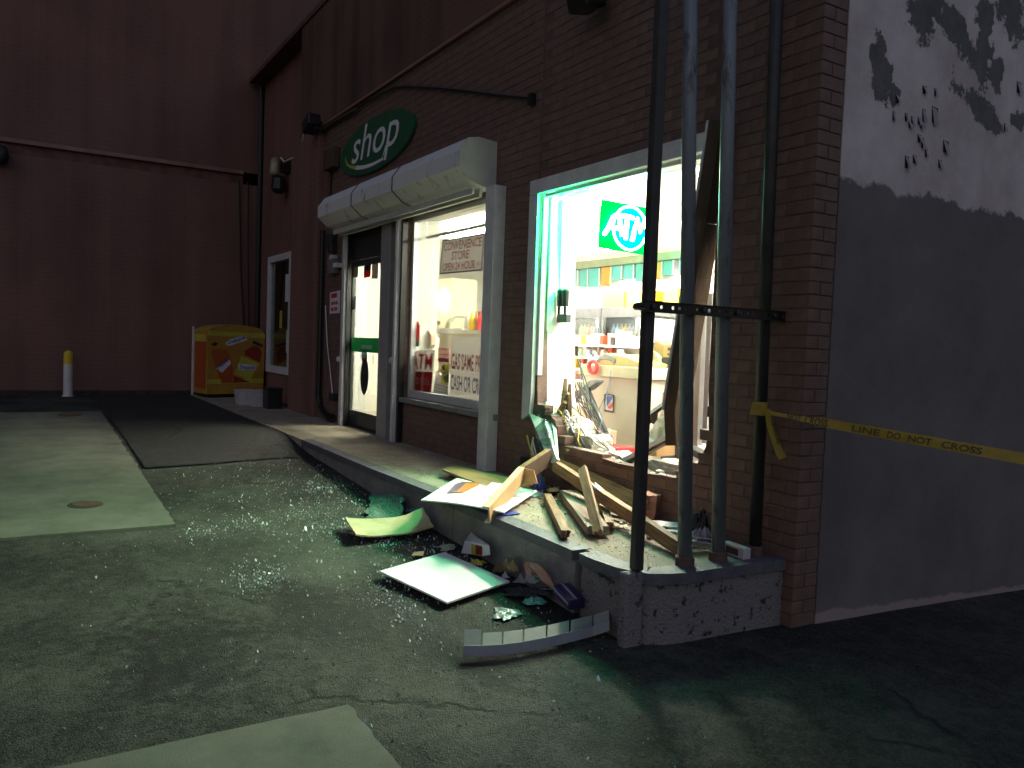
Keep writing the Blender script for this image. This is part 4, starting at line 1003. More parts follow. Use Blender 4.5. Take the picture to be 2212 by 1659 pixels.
lt_('letter_tube', [(.57, .24), (.60, .48), (.64, .72), (.71, .46), (.78, .72), (.83, .48), (.85, .24)])
for a in (.3, .85): MB().tube([nuv(a, 1.0, 0), nuv(a - .02, 1.0, 0) + Vector((0, 0, .95))], .004, 5).build('chain', K['slate'], ns)
# the light the tubes throw out of the window (left and right of the panel)
for (off, pw, sz, aim) in ((Vector((-.20, -.16, .0)), 66, .36, (-.5, -1, .05)), (Vector((.16, -.16, .0)), 4, .25, (.1, -1, -.2))):
    pl_ = bpy.data.lights.new('neon_light', 'AREA'); pl_.energy = pw; pl_.color = (.0, 1, .32); pl_.size = sz
    po = bpy.data.objects.new('neon_light', pl_); COL.objects.link(po); po.parent = ns; po.location = (BL_ + nu * nw * .3 + nv * nh * .5 + off) - origin(ns)
    po.rotation_euler = Vector(aim).to_track_quat('-Z', 'Y').to_euler()
pl_ = bpy.data.lights.new('neon_light', 'POINT'); pl_.energy = 10; pl_.color = (.0, 1, .4); pl_.shadow_soft_size = .1
po = bpy.data.objects.new('neon_light', pl_); COL.objects.link(po); po.parent = ns; po.location = (BL_ + nu * nw * .1 + nv * nh * .7 + Vector((-.1, -.1, 0))) - origin(ns)

# ------------------------------------------------------------------ inside the smashed window
def bx(mb, x0, x1, ya, yb, Y0, Y1):
    """box whose front face spans picture corners at depth Y0"""
    p, q = at(x0, yb, Y=Y0), at(x1, ya, Y=Y0); return mb.box(p.x, q.x, Y0, Y1, p.z, q.z)
hs = thing('hanging_shelf', 'long overhead shelf rail with small cartons hooked below it', 'shelf', at(1350, 570, Y=5.2))
a, b = at(1228, 584, Y=5.2), at(1500, 556, Y=5.2)
MB().box(a.x, b.x, 5.17, 5.5, a.z, a.z + .075).build('rail', mat('olive_shelf_edge', (.16, .18, .12), .5), hs)
for xx in (a.x + .1, b.x - .1): MB().tube([(xx, 5.4, a.z), (xx, 5.4, CZ)], .008, 5).build('hanger', K['alu'], hs)
for (x0, x1, y0, y1, mk, lb) in [(1231, 1246, 590, 620, 'teal', 'first from the left'), (1252, 1268, 587, 619, 'teal', 'second from the left'), (1271, 1293, 584, 620, 'teal', 'wide, third from the left'),
                                 (1298, 1318, 580, 616, 'orange', 'orange, beside the wide teal one'), (1323, 1341, 577, 604, 'teal', 'fifth from the left'), (1347, 1367, 574, 602, 'teal', 'with a brown top'),
                                 (1373, 1388, 571, 608, 'teal', 'half behind the dark square post'), (1413, 1428, 564, 604, 'orange', 'orange, right of the dark square post'), (1432, 1452, 564, 594, 'teal', 'teal, right of the dark square post'), (1466, 1474, 562, 590, 'skyblue', 'pale blue, at the grey pipe')]:
    p, q = at(x0, y1, Y=5.2), at(x1, y0, Y=5.2)
    t = thing('hanging_carton', 'small carton under the overhead shelf, ' + lb, 'carton', ((p.x + q.x) / 2, 5.25, p.z), 'cartons hanging under the overhead shelf')
    MB().box(p.x, q.x, 5.2, 5.34, p.z, a.z - .004).build('face', K[mk], t); MB().box(q.x + .002, q.x + .022, 5.2, 5.34, p.z, a.z - .004).build('side_flap', K['paper'], t)
bf = thing('black_holster', 'pair of black tool holders hanging on the white window reveal', 'tool holder', at(1215, 660, Y=4.46))
for x in (1211, 1222): MB().tube([at(x, 624, Y=4.22), at(x, 628, Y=4.22), at(x - .5, 662, Y=4.22)], [.02, .034, .03], 10).build('cylinder', K['black'], bf)
for x in (1208, 1221): MB().tube([at(x, 662, Y=4.22), at(x - 1, 680, Y=4.22)], .013, 6).build('strap', K['black'], bf)
bx(MB(), 1202, 1223, 678, 697, 4.2, 4.26).build('base_block', K['slate'], bf, bevel=.008)
# wall fridges
bmesh_c = {}
for n_, c_ in [('soft_green', (.35, .52, .36)), ('soft_red', (.66, .32, .28)), ('soft_amber', (.62, .46, .24))]: K[n_] = mat(n_ + '_bottle', c_, .3, .1, 20)
cols = ['soft_green', 'soft_red', 'skyblue', 'soft_amber', 'tub', 'paper', 'black']
bot = {}
def bottle_mesh(mk):
    if mk not in bot:
        mb = MB().lathe((0, 0, 0), [(.033, 0), (.036, .01), (.036, .13), (.03, .16), (.013, .20), (.013, .23)], 9)
        me = bpy.data.meshes.new('bottle'); me.from_pydata(mb.v, [], mb.f); me.materials.append(K[mk]); me.shade_smooth(); bot[mk] = me
    return bot[mk]
for i, x0 in enumerate([-16.4, -15.2, -14.0, -12.8, -11.6, -10.4]):
    x1 = x0 + 1.18; y0, y1 = 8.95, 9.75
    t = thing('wall_fridge', 'dark framed glass door fridge, number %s from the left along the back wall' % ['one', 'two', 'three', 'four', 'five', 'six'][i], 'fridge', ((x0 + x1) / 2, 9.3, 0), 'fridges along the back wall')
    mb = MB(); mb.box(x0, x0 + .07, y0, y1, 0, 1.98); mb.box(x1 - .07, x1, y0, y1, 0, 1.98); mb.box(x0 + .07, x1 - .07, y0, y1, 1.80, 1.98); mb.box(x0 + .07, x1 - .07, y0, y1, 0, .2)
    mb.build('case', K['slate'], t)
    MB().box(x0 + .07, x1 - .07, y1 - .05, y1 - .02, .2, 1.8).build('lit_back', K['cool_lamp'], t)
    for z in (.62, 1.02, 1.40):
        MB().box(x0 + .072, x1 - .072, y0 + .1, y1 - .08, z, z + .02).build('shelf', K['grey'], t)
    gdr = MB().box(x0 + .06, x1 - .06, y0 - .02, y0 - .014, .2, 1.8).build('glass_door', K['glassy'], t)
    MB().tube([(x1 - .11, y0 - .06, .8), (x1 - .11, y0 - .06, 1.5)], .014, 6).build('handle', K['black'], gdr)
    for z in (1.02, 1.40):
        for k in range(9):
            mk = cols[(i * 3 + k // 2 + int(z * 3)) % 7]
            o = bpy.data.objects.new('bottle', bottle_mesh(mk)); COL.objects.link(o)
            o.location = (x0 + .15 + k * .112, y0 + .17, z + .021); o.scale = (1.15, 1.15, 1.2)
            f_ = Vector(o.location).lerp(CAM, 0) - CAM; hx_ = CAM.x + f_.x * 4.0 / f_.y; hz__ = CAM.z + (f_.z + .1) * 4.0 / f_.y
            if not (-6.2 < hx_ < -3.95 or -9.06 < hx_ < -6.86): bpy.data.objects.remove(o); continue
            NTH = ['first', 'second', 'third', 'fourth', 'fifth', 'sixth', 'seventh', 'eighth', 'ninth']
            cn_ = {'soft_green': 'green', 'soft_red': 'red', 'soft_amber': 'amber', 'paper': 'white', 'skyblue': 'pale blue', 'tub': 'pale grey'}.get(mk, mk)
            tag(o, '%s bottle, %s from the left on the %s shelf of the %s wall fridge' % (cn_, NTH[k], 'top' if z > 1.2 else 'middle', NTH[i]), 'bottle', 'bottles in the fridges')
for i, (x0, x1, y0, y1) in enumerate([(1292, 1340, 650, 681), (1343, 1392, 652, 683), (1424, 1456, 655, 672)]):
    p, q = at(x0, y1, Y=8.9), at(x1, y0, Y=8.9)
    t = thing('yellow_carton', ['yellow carton on top of the fridges, leftmost of three', 'yellow carton on top of the fridges beside the dark post', 'yellow carton on top of the fridges between dark post and grey pipe'][i], 'carton', ((p.x + q.x) / 2, 9, 1.985), 'yellow cartons on the fridges')
    MB().box(p.x, q.x, 8.98, 9.6, 1.985, max(q.z, 2.25)).build('box', K['yellow'], t)
    if i == 1:
        lb_ = MB(); lb_.box(p.x + .15, q.x - .25, 8.974, 8.978, 2.06, 2.2); lb_.build('label_panel', K['paper'], t)
# goods rack in the middle of the shop
gr_ = thing('goods_rack', 'low white rack crowded with small packets left of the counter', 'rack', (-8.7, 6.6, 0))
for z in (.45, .78, .94, 1.1, 1.265): MB().box(-9.6, -7.9, 6.42, 6.85, z, z + .025).build('shelf', K['inner_white'], gr_)
MB().box(-9.6, -7.9, 6.86, 6.89, 0, 1.42).build('rack_back', K['inner_white'], gr_)
for n_, c_ in [('pale_red', (.72, .33, .30)), ('pale_yellow', (.80, .70, .36)), ('pale_blue', (.40, .46, .72)), ('pale_teal', (.38, .62, .60)), ('pale_orange', (.78, .52, .30)), ('pale_pink', (.80, .56, .55)), ('brown', (.30, .18, .12))]: K[n_] = mat(n_ + '_packet', c_, .5, .25, 30)  # pale tones put the wash of strong shop light into the packet colours
pk = ['paper', 'paper', 'tub', 'beige', 'pale_red', 'pale_yellow', 'pale_blue', 'paper', 'pale_orange', 'pale_teal', 'brown', 'black', 'skyblue', 'pale_pink', 'crimson', 'yellow']
pm = {}; _t = ['', 'twenty ', 'thirty ']; _u = ['one', 'two', 'three', 'four', 'five', 'six', 'seven', 'eight', 'nine', 'ten', 'eleven', 'twelve', 'thirteen', 'fourteen', 'fifteen', 'sixteen', 'seventeen', 'eighteen', 'nineteen']
NUMS = _u + ['twenty'] + ['twenty ' + q for q in _u[:9]] + ['thirty'] + ['thirty ' + q for q in _u[:9]]
for z in (.475, .805, .965, 1.125, 1.29):
    x = -9.2; kk = 0
    while x < -8.0 and kk < 39:
        w = ru(.035, .085); h = ru(.07, .2); k = random.choice(pk); d_k = (k, int(w * 50), int(h * 25))
        if d_k not in pm:
            mb = MB().box(-w / 2, w / 2, 0, .08, 0, h); me = bpy.data.meshes.new('packet'); me.from_pydata(mb.v, [], mb.f); me.materials.append(K[k]); pm[d_k] = me
        o = bpy.data.objects.new('packet', pm[d_k]); COL.objects.link(o); o.location = (x + w / 2, 6.45 + ru(0, .12), z + .001)
        kk += 1; cn_ = {'paper': 'white', 'crimson': 'dark red', 'skyblue': 'sky blue', 'tub': 'pale grey'}.get(k, k.replace('_', ' '))
        tag(o, '%s packet, number %s from the left on the %s shelf of the goods rack' % (cn_, NUMS[kk - 1], {.475: 'bottom', .805: 'second', .965: 'third', 1.125: 'fourth', 1.29: 'top'}[z]), 'packet', 'packets on the goods rack'); x += w + ru(.01, .05)
# counter with till
ct = thing('sales_counter', 'pinkish sales counter with a boxy white top inside the broken window', 'counter', (-6.2, 5.2, 0))
p, q = at(1300, 990, Y=4.95), at(1392, 818, Y=4.95)
CT = q.z
MB().box(p.x - .35, q.x + .02, 4.95, 5.7, .0, CT - .012).build('front_panel', K['pinkish'], ct, bevel=.008)
MB().box(p.x - .38, q.x + .05, 4.90, 5.75, CT - .01, CT + .1).build('worktop', K['beige'], ct, bevel=.008)
tk = bx(MB(), 1296, 1300, 812, 818, 4.90, 4.94)
pt = thing('framed_poster', 'small red white and blue poster framed on the counter front', 'poster', at(1314, 870, Y=4.93))
def quadY(pts, Y, th, nm, m, par): return MB().prism([at(x, y, Y=Y) for x, y in pts], (0, th, 0)).build(nm, m, par)
quadY([(1305, 851), (1325, 853), (1323, 892), (1304, 889)], 4.935, .012, 'frame', K['wood_dark'], pt)
quadY([(1309, 854), (1324, 855), (1323, 888), (1308, 885)], 4.931, .003, 'sheet', K['paper'], pt)
quadY([(1310, 855), (1324, 856), (1318, 868), (1311, 878)], 4.929, .0015, 'blue_stripe', K['blue'], pt)
quadY([(1312, 880), (1324, 868), (1324, 878), (1318, 884)], 4.929, .0015, 'red_stripe', K['red'], pt)
tl_ = thing('till', 'tan till with a sloping lid and grey handset on the counter', 'till', at(1340, 806, Y=5.0))
pp_ = [at(x, y, Y=4.97) for x, y in [(1291, 806), (1388, 806), (1388, 786), (1350, 771), (1315, 764), (1294, 778)]]
MB().prism(pp_, (0, .42, 0)).build('body', K['tan'], tl_, bevel=.01)
hsn = [at(x, y, Y=4.96) for x, y in [(1286, 784), (1292, 770), (1306, 763), (1318, 768), (1330, 776), (1328, 786), (1312, 778), (1300, 776)]]
MB().prism(hsn, (0, .09, 0)).build('handset', K['grey'], tl_, bevel=.012)
MB().tube([at(1327, 782, Y=4.95), at(1318, 820, Y=4.93), at(1310, 850, Y=4.93), at(1296, 880, Y=4.92), at(1288, 905, Y=4.92)], .004, 5).build('cord', K['grey'], tl_)
# white shelf unit behind the posts
su = thing('shelf_unit', 'white open shelf unit seen between the posts', 'shelf unit', at(1450, 990, Y=5.25))
a, b = at(1396, 830, Y=5.2), at(1545, 830, Y=5.2)
def zat(y): return at(1430, y, Y=5.2).z
for y in (822, 894): MB().box(a.x, b.x + .1, 5.2, 5.62, zat(y) - .045, zat(y) + .03).build('board', K['inner_white'], su)
MB().box(a.x, b.x + .1, 5.63, 5.66, 0, zat(822) - .05).build('back_board', K['beige'], su)
MB().box(a.x, b.x + .1, 5.5, 5.62, 0, zat(930)).build('plinth', K['beige'], su)
yb = thing('yellow_packet', 'flat yellow packet lying on the white shelf unit', 'packet', at(1415, 887, Y=5.3))
bx(MB(), 1399, 1431, 880, 890, 5.3, 5.45).build('pack', K['yellow'], yb, bevel=.01)
ws = thing('black_wire', 'black wire hanging across the white shelf unit', 'wire', at(1440, 850, Y=5.18))
MB().tube([at(x, y, Y=5.17) for x, y in [(1414, 822), (1424, 834), (1434, 852), (1446, 868), (1456, 878)]], .005, 5).build('wire_run', K['black'], ws)
mo = thing('monitor', 'white faced monitor in a dark bezel behind the square post', 'monitor', at(1432, 740, Y=5.5))
bzl = quadY([(1392, 680), (1464, 686), (1470, 747), (1392, 744)], 5.5, .05, 'bezel', K['slate'], mo)
quadY([(1396, 685), (1458, 691), (1463, 742), (1396, 740)], 5.494, .003, 'white_back', emit('glowing_white_back', (1, .98, .9), .8), bzl)  # glow added so the plain white monitor back looks bright
cb_ = thing('cardboard_box', 'brown printed cardboard box on a black tray right of the square post', 'box', at(1440, 772, Y=5.3))
q = [at(x, y, Y=5.3) for x, y in [(1415, 736), (1434, 745), (1432, 772), (1411, 760)]]; MB().prism(q, (.02, .25, .0)).build('left_face', K['card'], cb_)
q = [at(x, y, Y=5.3) for x, y in [(1434.2, 745), (1466, 744), (1463, 774), (1432.2, 772)]]; MB().prism(q, (0, .24, 0)).build('front_face', mat('light_cardboard', (.58, .38, .20), .8), cb_)
prn = MB()
for (xa, xb, ya, yb_) in [(1442, 1456, 751, 757), (1441, 1457, 764, 767)]: bx(prn, xa, xb, ya, yb_, 5.297, 5.299)
prn.build('print', K['wood_dark'], cb_)['kind'] = 'stuff'
tr = thing('black_tray', 'black printer tray under the brown box', 'printer', at(1445, 790, Y=5.32))
bx(MB(), 1424, 1475, 776, 786, 5.28, 5.6).build('tray', K['black'], tr); bx(MB(), 1433, 1476, 787, 819, 5.3, 5.6).build('printer_body', K['grey'], tr, bevel=.01)
cm = thing('cream_terminal', 'cream card terminal stacked on a white box beside the square post', 'terminal', at(1412, 815, Y=5.25))
q = [at(x, y, Y=5.25) for x, y in [(1386, 789), (1424, 789), (1424, 774), (1416, 764), (1398, 752), (1386, 750)]]; MB().prism(q, (0, .3, 0)).build('upper_body', K['beige'], cm, bevel=.015)
bx(MB(), 1386, 1433, 790, 818, 5.25, 5.55).build('lower_box', K['inner_white'], cm, bevel=.01)
tr_ = thing('tape_roll', 'red tape roll hanging on the cream panel above the fallen stand', 'tape roll', at(1281, 797, Y=4.86))
MB().tube([at(1281 + 9 * math.cos(t), 793 + 13 * math.sin(t), Y=4.86) for t in np.linspace(0, 2 * math.pi, 19)[:-1]], .02, 7, closed=True).build('roll', K['red'], tr_)
# leaning black stand with a T shaped foot
sd = thing('black_stand', 'black stand knocked over and leaning with its flat foot in the air', 'stand', at(1318, 960, Y=4.55))
MB().tube([at(1267, 838, Y=4.72), at(1285, 880, Y=4.68), at(1312, 945, Y=4.6)], [.032, .03, .028], 10).build('column', K['slate'], sd, smooth=True)
f1 = [at(x, y, Y=4.7) for x, y in [(1238, 851), (1258, 836), (1271, 822), (1288, 819), (1287, 826), (1268, 842), (1240, 856)]]; MB().prism(f1, (0, .1, .0)).build('foot_plate', K['grey'], sd, bevel=.01)
MB().tube([at(1309, 936, Y=4.6), at(1314, 950, Y=4.6), at(1317, 964, Y=4.58)], [.03, .052, .035], 10).build('joint', K['slate'], sd, smooth=True)
MB().tube([at(1306, 962, Y=4.5), at(1330, 982, Y=4.45), at(1352, 998, Y=4.4)], .02, 6).build('fallen_arm', K['black'], sd)
cbn = thing('cable_bundle', 'tangle of black cables spilling through the broken window', 'cables', at(1270, 900, Y=4.5))
rs = random.Random(5)
def wavy(p0, p1, sag, n=9, amp=.03):
    return [p0.lerp(p1, t) + Vector((rs.uniform(-amp, amp), rs.uniform(-amp, amp) * .6, rs.uniform(-amp, amp) * .6 - sag * math.sin(math.pi * t))) for t in np.linspace(0, 1, n)]
def smoothp(pts, k=3):
    out = [v.copy() for v in pts]
    for _ in range(k):
        o2 = [out[0]]
        for a, b in zip(out[:-1], out[1:]): o2 += [a.lerp(b, .25), a.lerp(b, .75)]
        o2.append(out[-1]); out = o2
        if len(out) > 40: break
    return out
for k in range(20):
    a = at(rs.uniform(1224, 1256), rs.uniform(770, 850), Y=4.62 + rs.uniform(-.1, .15)); b = at(rs.uniform(1290, 1330), rs.uniform(935, 985), Y=4.5 + rs.uniform(-.08, .1))
    MB().tube(smoothp(wavy(a, b, rs.uniform(-.04, .14), 6), 2), rs.uniform(.003, .0065), 5, caps=False).build('cable', K['black'] if rs.random() < .85 else K['crimson'], cbn)
for (pts, m, r) in [([(1212, 905), (1222, 880), (1232, 905), (1228, 925), (1214, 912), (1222, 895), (1240, 935)], 'paper', .006), ([(1320, 800), (1312, 850), (1300, 905), (1290, 960)], 'skyblue', .004),
                    ([(1180, 890), (1200, 905), (1230, 915)], 'paper', .006), ([(1186, 880), (1205, 882), (1218, 900), (1226, 925)], 'yellow', .005), ([(1165, 878), (1176, 900), (1190, 930), (1196, 965)], 'yellow', .005),
                    ([(1316, 925), (1318, 945), (1306, 975), (1316, 995)], 'paper', .008), ([(1262, 845), (1274, 862), (1268, 878), (1280, 866)], 'grey', .004)]:
    MB().tube(smoothp([at(x, y, Y=4.42 if x > 1240 else 4.1) for x, y in pts], 2), r, 5).build('cable', K[m], cbn)
for k in range(9):
    a = at(rs.uniform(1200, 1246), rs.uniform(850, 905), Y=4.2); b = at(rs.uniform(1222, 1330), rs.uniform(965, 1000), Y=rs.uniform(4.02, 4.2))
    MB().tube(smoothp(wavy(a, b, rs.uniform(-.05, .12), 7, .04), 2), rs.uniform(.003, .006), 5, caps=False).build('cable', K[rs.choice(['black', 'black', 'paper', 'yellow', 'grey'])], cbn)
wx = thing('outlet_wires', 'yellow and white wires dangling from a black box at the wall foot', 'wires', at(1140, 1000, Y=3.97))
bx(MB(), 1122, 1146, 992, 1014, 3.93, 3.996).build('outlet_box', K['black'], wx, bevel=.006)
for (pts, m) in [([(1138, 940), (1143, 960), (1149, 980), (1148, 992)], 'yellow'), ([(1152, 945), (1148, 965), (1152, 980), (1156, 990)], 'paper'), ([(1150, 950), (1155, 970), (1160, 990)], 'paper')]:
    MB().tube(smoothp([at(x, y, Y=3.95) for x, y in pts], 2), .008, 5).build('wire_run', K[m], wx)
# splintered studs in the left jamb
ss = thing('splintered_stud', 'splintered brown timber stud exposed in the left window jamb', 'timber', at(1218, 880, Y=4.4))
for (x0, y0, x1, y1, w, mk) in [(1222, 818, 1213, 925, .035, 'wood'), (1231, 830, 1226, 935, .03, 'wood_dark'), (1205, 900, 1222, 868, .03, 'wood'), (1190, 915, 1228, 850, .02, 'wood')]:
    a, b = at(x0, y0, Y=4.22), at(x1, y1, Y=4.16); MB().tube([a, a.lerp(b, .5) + Vector((.01, 0, 0)), b], [w * .5, w, w * .8], 5).build('splinter', K[mk], ss)

for nm_, mk, pts in [('exposed_cavity', 'wood_dark', [(1176, 900), (1190, 872), (1204, 846), (1212, 872), (1224, 858), (1227, 905), (1226, 938), (1208, 930), (1190, 925)]), ('insulation_tuft', 'card', [(1196, 925), (1208, 893), (1219, 902), (1222, 932), (1208, 940)])]:
    MB().prism([at(x, y, X=-6.188 if mk == 'wood_dark' else -6.178) for x, y in pts], (.008, 0, 0)).build(nm_, K[mk], ss)
# ------------------------------------------------------------------ rubble on the broken sill
def chunk(mb, c, r, rs, sq=(1, 1, 1)):
    bm = bmesh.new(); bmesh.ops.create_icosphere(bm, subdivisions=1, radius=1)
    base = len(mb.v); o_ = Vector((rs.uniform(-9, 9), 0, 0))
    for v in bm.verts:
        k = r * (.72 + .45 * noise.noise(v.co * 1.7 + o_) + rs.uniform(-.1, .1)); mb.v.append(Vector(c) + Vector((v.co.x * sq[0], v.co.y * sq[1], v.co.z * sq[2])) * k)
    for f in bm.faces: mb.f.append([base + v.index for v in f.verts]); mb.m.append(mb.mi)
    bm.free()
rb_ = thing('broken_wall_edge', 'pale crumbled concrete edge along the bottom of the hole', 'rubble', at(1340, 1005, Y=4.2))
cl_ = MB(); rs = random.Random(11)
edge_pts = [(1205, 962), (1212, 975), (1240, 977), (1268, 980), (1290, 988), (1318, 999), (1345, 1007), (1372, 1013), (1396, 1025), (1425, 1030), (1455, 1034), (1474, 1032), (1496, 1014)]
for i in range(len(edge_pts) - 1):
    for k in range(24):
        t = rs.random(); x = edge_pts[i][0] * (1 - t) + edge_pts[i + 1][0] * t; y = edge_pts[i][1] * (1 - t) + edge_pts[i + 1][1] * t
        Y = rs.uniform(4.015, 4.42); p = at(x, y, Y=4.0); p = Vector((p.x, Y, p.z + rs.uniform(-.03, .02)))
        chunk(cl_, p, rs.choice([.010, .015, .02, .03, .045]), rs, (1.3, 1.1, .8))
cl_.build('crumbs', K['rubble'], rb_)['kind'] = 'stuff'
for i, (x0, y0, x1, y1) in enumerate([(1205, 905, 1216, 972), (1218, 925, 1238, 980), (1236, 945, 1275, 985), (1286, 985, 1340, 1004), (1390, 1008, 1470, 1030)]):
    rs2 = random.Random(40 + i); bm = bmesh.new(); bmesh.ops.create_cube(bm, size=2); bmesh.ops.subdivide_edges(bm, edges=bm.edges, cuts=5, use_grid_fill=True)
    Yc = 4.24; p, q = at(x0, y1, Y=4.1), at(x1, y0, Y=4.1); c = (p + q) / 2; hx, hz_ = abs(q.x - p.x) / 2, abs(q.z - p.z) / 2
    for v in bm.verts:
        d = Vector((v.co.x * hx, v.co.y * .11, v.co.z * hz_)); o_ = noise.noise_vector(d * 14 + Vector((i * 7, 0, 0))) * .022 + noise.noise_vector(d * 40) * .008
        v.co = Vector((c.x, Yc, c.z)) + d * (1 - .12 * (abs(v.co.x) + abs(v.co.z) > 1.7)) + o_ - origin(rb_)
    me = bpy.data.meshes.new('block_fragment'); bm.to_mesh(me); bm.free(); link('block_fragment', me, [K['rubble']], rb_)
# fallen pieces lying in the hole
fs_ = thing('fallen_sash', 'white and brown window rail fallen diagonally across the hole', 'window rail', at(1400, 970, Y=4.2))
a, b = at(1335, 1003, Y=4.14), at(1472, 930, Y=4.3); dd = (b - a) / 2
MB().obox((a + b) / 2, dd, (0, .035, .0), (.006, 0, .022)).build('rail', K['paint_white'], fs_, bevel=.004)
MB().obox((a + b) / 2 + Vector((0, 0, -.034)), dd * .98, (0, .03, 0), (.004, 0, .011)).build('brown_liner', K['wood_dark'], fs_)
gp = thing('green_glass_sheet', 'broken sheet of greenish glass standing on the fallen rail', 'glass', at(1435, 935, Y=4.32))
for k, pts in enumerate([[(1393, 955), (1418, 905), (1440, 940), (1400, 968)], [(1418, 905), (1436, 892), (1462, 905), (1440, 945)], [(1400, 958), (1412, 950), (1415, 962), (1404, 968)]]):
    MB().prism([at(x, y, Y=4.36 + .03 * k) for x, y in pts], (0, .008, 0)).build('glass_piece', K['glass_green'], gp)
jp = thing('torn_board', 'torn dark panel with a jagged edge beside the square post', 'panel', at(1402, 920, Y=4.3))
MB().prism([at(x, y, Y=4.3) for x, y in [(1385, 912), (1405, 895), (1436, 872), (1438, 876), (1420, 892), (1419, 905), (1412, 916), (1404, 913), (1398, 925), (1385, 930)]], (0, .01, 0)).build('sheet', K['wood_dark'], jp)
MB().tube([at(1385, 905, Y=4.29), at(1410, 888, Y=4.29), at(1440, 867, Y=4.29)], .012, 5).build('edge_strip', K['paint_white'], jp)
for nm, lb, cat, x0, x1, y0, y1, Y, m in [('crushed_carton', 'small crushed tan carton on the broken sill', 'carton', 1398, 1420, 958, 986, 4.3, 'card'), ('dark_crate', 'dark plastic crate inside the hole behind the grey pipe', 'crate', 1422, 1478, 962, 1004, 4.55, 'slate'),
                                      ('circuit_box', 'small pale circuit box on top of the dark crate', 'box', 1437, 1466, 938, 956, 4.5, 'beige'), ('red_bag', 'red bag crushed inside the hole beside the stand', 'bag', 1286, 1338, 966, 990, 4.48, 'red'),
                                      ('metal_offcut', 'loose grey metal panel inside the hole under the stand', 'panel', 1250, 1300, 925, 972, 4.62, 'beige'), ('dark_box', 'black box half hidden at the right jamb', 'box', 1478, 1505, 890, 945, 4.7, 'black'),
                                      ('white_case', 'pale metal case at the foot of the right jamb', 'case', 1480, 1530, 962, 1012, 4.6, 'tub')]:
    t = thing(nm, lb, cat, at((x0 + x1) / 2, y1, Y=Y)); p, q = at(x0, y1, Y=Y), at(x1, y0, Y=Y); c = (p + q) / 2
    an = ru(-.35, .35); e = Vector((math.cos(an), 0, math.sin(an))); g = Vector((-math.sin(an), 0, math.cos(an)))
    MB().obox((c.x, Y + .1, c.z), e * abs(q.x - p.x) / 2.3, (0, .1, 0), g * abs(q.z - p.z) / 2.4).build('body', K[m], t, bevel=.01)
    p_ = MB().obox((c.x, Y - .004, c.z + .02), e * abs(q.x - p.x) / 5, (0, .003, 0), g * abs(q.z - p.z) / 9).build('flap', K['mud' if m in ('card', 'beige') else 'black'], t)

# ------------------------------------------------------------------ centre window: signs and things on the ledge
t_board = {}
def signboard(name, label, cat, TLp, TRp, BRp, BLp, Y, m, border=None):
    q = [at(*p, Y=Y) for p in (TLp, TRp, BRp, BLp)]; t = thing(name, label, cat, (q[2] + q[3]) / 2)
    brd = MB().prism(q, (0, .008, 0)).build('board', m, t); t_board[t.name] = brd
    if border:
        mb = MB(); L_ = q + [q[0]]
        for a, b in zip(L_[:-1], L_[1:]): mb.tube([a + Vector((0, -.002, 0)), b + Vector((0, -.002, 0))], .011, 4)
        mb.build('border', border, brd)
    return t, q
def lines(t, q, m, rows, nm='lettering'):
    mb = MB()
    for body, u0, u1, v0, v1 in rows:      # fractions across, down
        bl = q[0].lerp(q[3], v1).lerp(q[1].lerp(q[2], v1), u0); br = q[0].lerp(q[3], v1).lerp(q[1].lerp(q[2], v1), u1); tl = q[0].lerp(q[3], v0).lerp(q[1].lerp(q[2], v0), u0)
        u = br - bl; v = tl - bl
        pts, f_ = text_mesh(body, v.length, u.length, bold=.018)
        mb.add([bl + u.normalized() * x + v.normalized() * y + Vector((0, -.003, 0)) for x, y in pts], f_)
    return mb.build(nm, m, t_board[t.name], fix=False)
t, q = signboard('store_hours_sign', 'white hanging sign reading convenience store open 24 hours', 'sign', (957.5, 520), (1046, 505), (1041, 583), (951, 591), 4.16, K['t_grey'], K['slate'])
lines(t, q, K['t_deepred'], [('CONVENIENCE', .04, .95, .07, .32), ('STORE', .26, .68, .38, .62), ('OPEN 24 HOUR', .05, .84, .70, .93)])
for (xa, ya, xb, yb_) in [(960, 502, 961, 520), (964, 500, 979, 516), (1020, 490, 1022, 510)]: MB().tube([at(xa, ya, Y=4.17), at(xb, yb_, Y=4.17)], .004, 4).build('hanging_wire', K['slate'], t)
tagp = [at(x, y, Y=4.15) for x, y in [(1030, 561), (1036, 560), (1036, 574), (1029, 574)]]; MB().prism(tagp, (0, .004, 0)).build('white_tag', K['paper'], t)
t, q = signboard('cash_machine_sign', 'red and white ATM sign with $10 Bills below it in the window corner', 'sign', (888, 757), (939, 756), (930.5, 851.5), (883, 846), 4.14, K['t_white'])
qq = [q[0].lerp(q[3], .5), q[1].lerp(q[2], .5), q[2], q[3]]; MB().prism([p + Vector((0, -.003, 0)) for p in qq], (0, .002, 0)).build('red_panel', K['t_red'], t_board[t.name])
lines(t, q, K['t_red'], [('ATM', .04, .95, .08, .44)]); lines(t, [p + Vector((0, -.003, 0)) for p in q], K['t_white'], [('$10 Bills', .05, .92, .63, .80)])
t, q = signboard('gas_price_sign', 'white sign with red GAS SAME PRICE over blue CASH OR CREDIT', 'sign', (974, 727), (1062, 729), (1060, 877), (970, 858), 4.14, K['t_gas'])
lines(t, q, K['t_deepred'], [('GAS SAME PRICE', .03, .95, .27, .52)]); lines(t, q, K['t_navy'], [('CASH OR CREDIT', .03, .97, .62, .86)])
t, q = signboard('pink_notice', 'small pink notice between the ATM sign and the gas sign', 'notice', (946, 751), (971, 753), (970, 784), (945.5, 782), 4.15, K['t_palepink'])
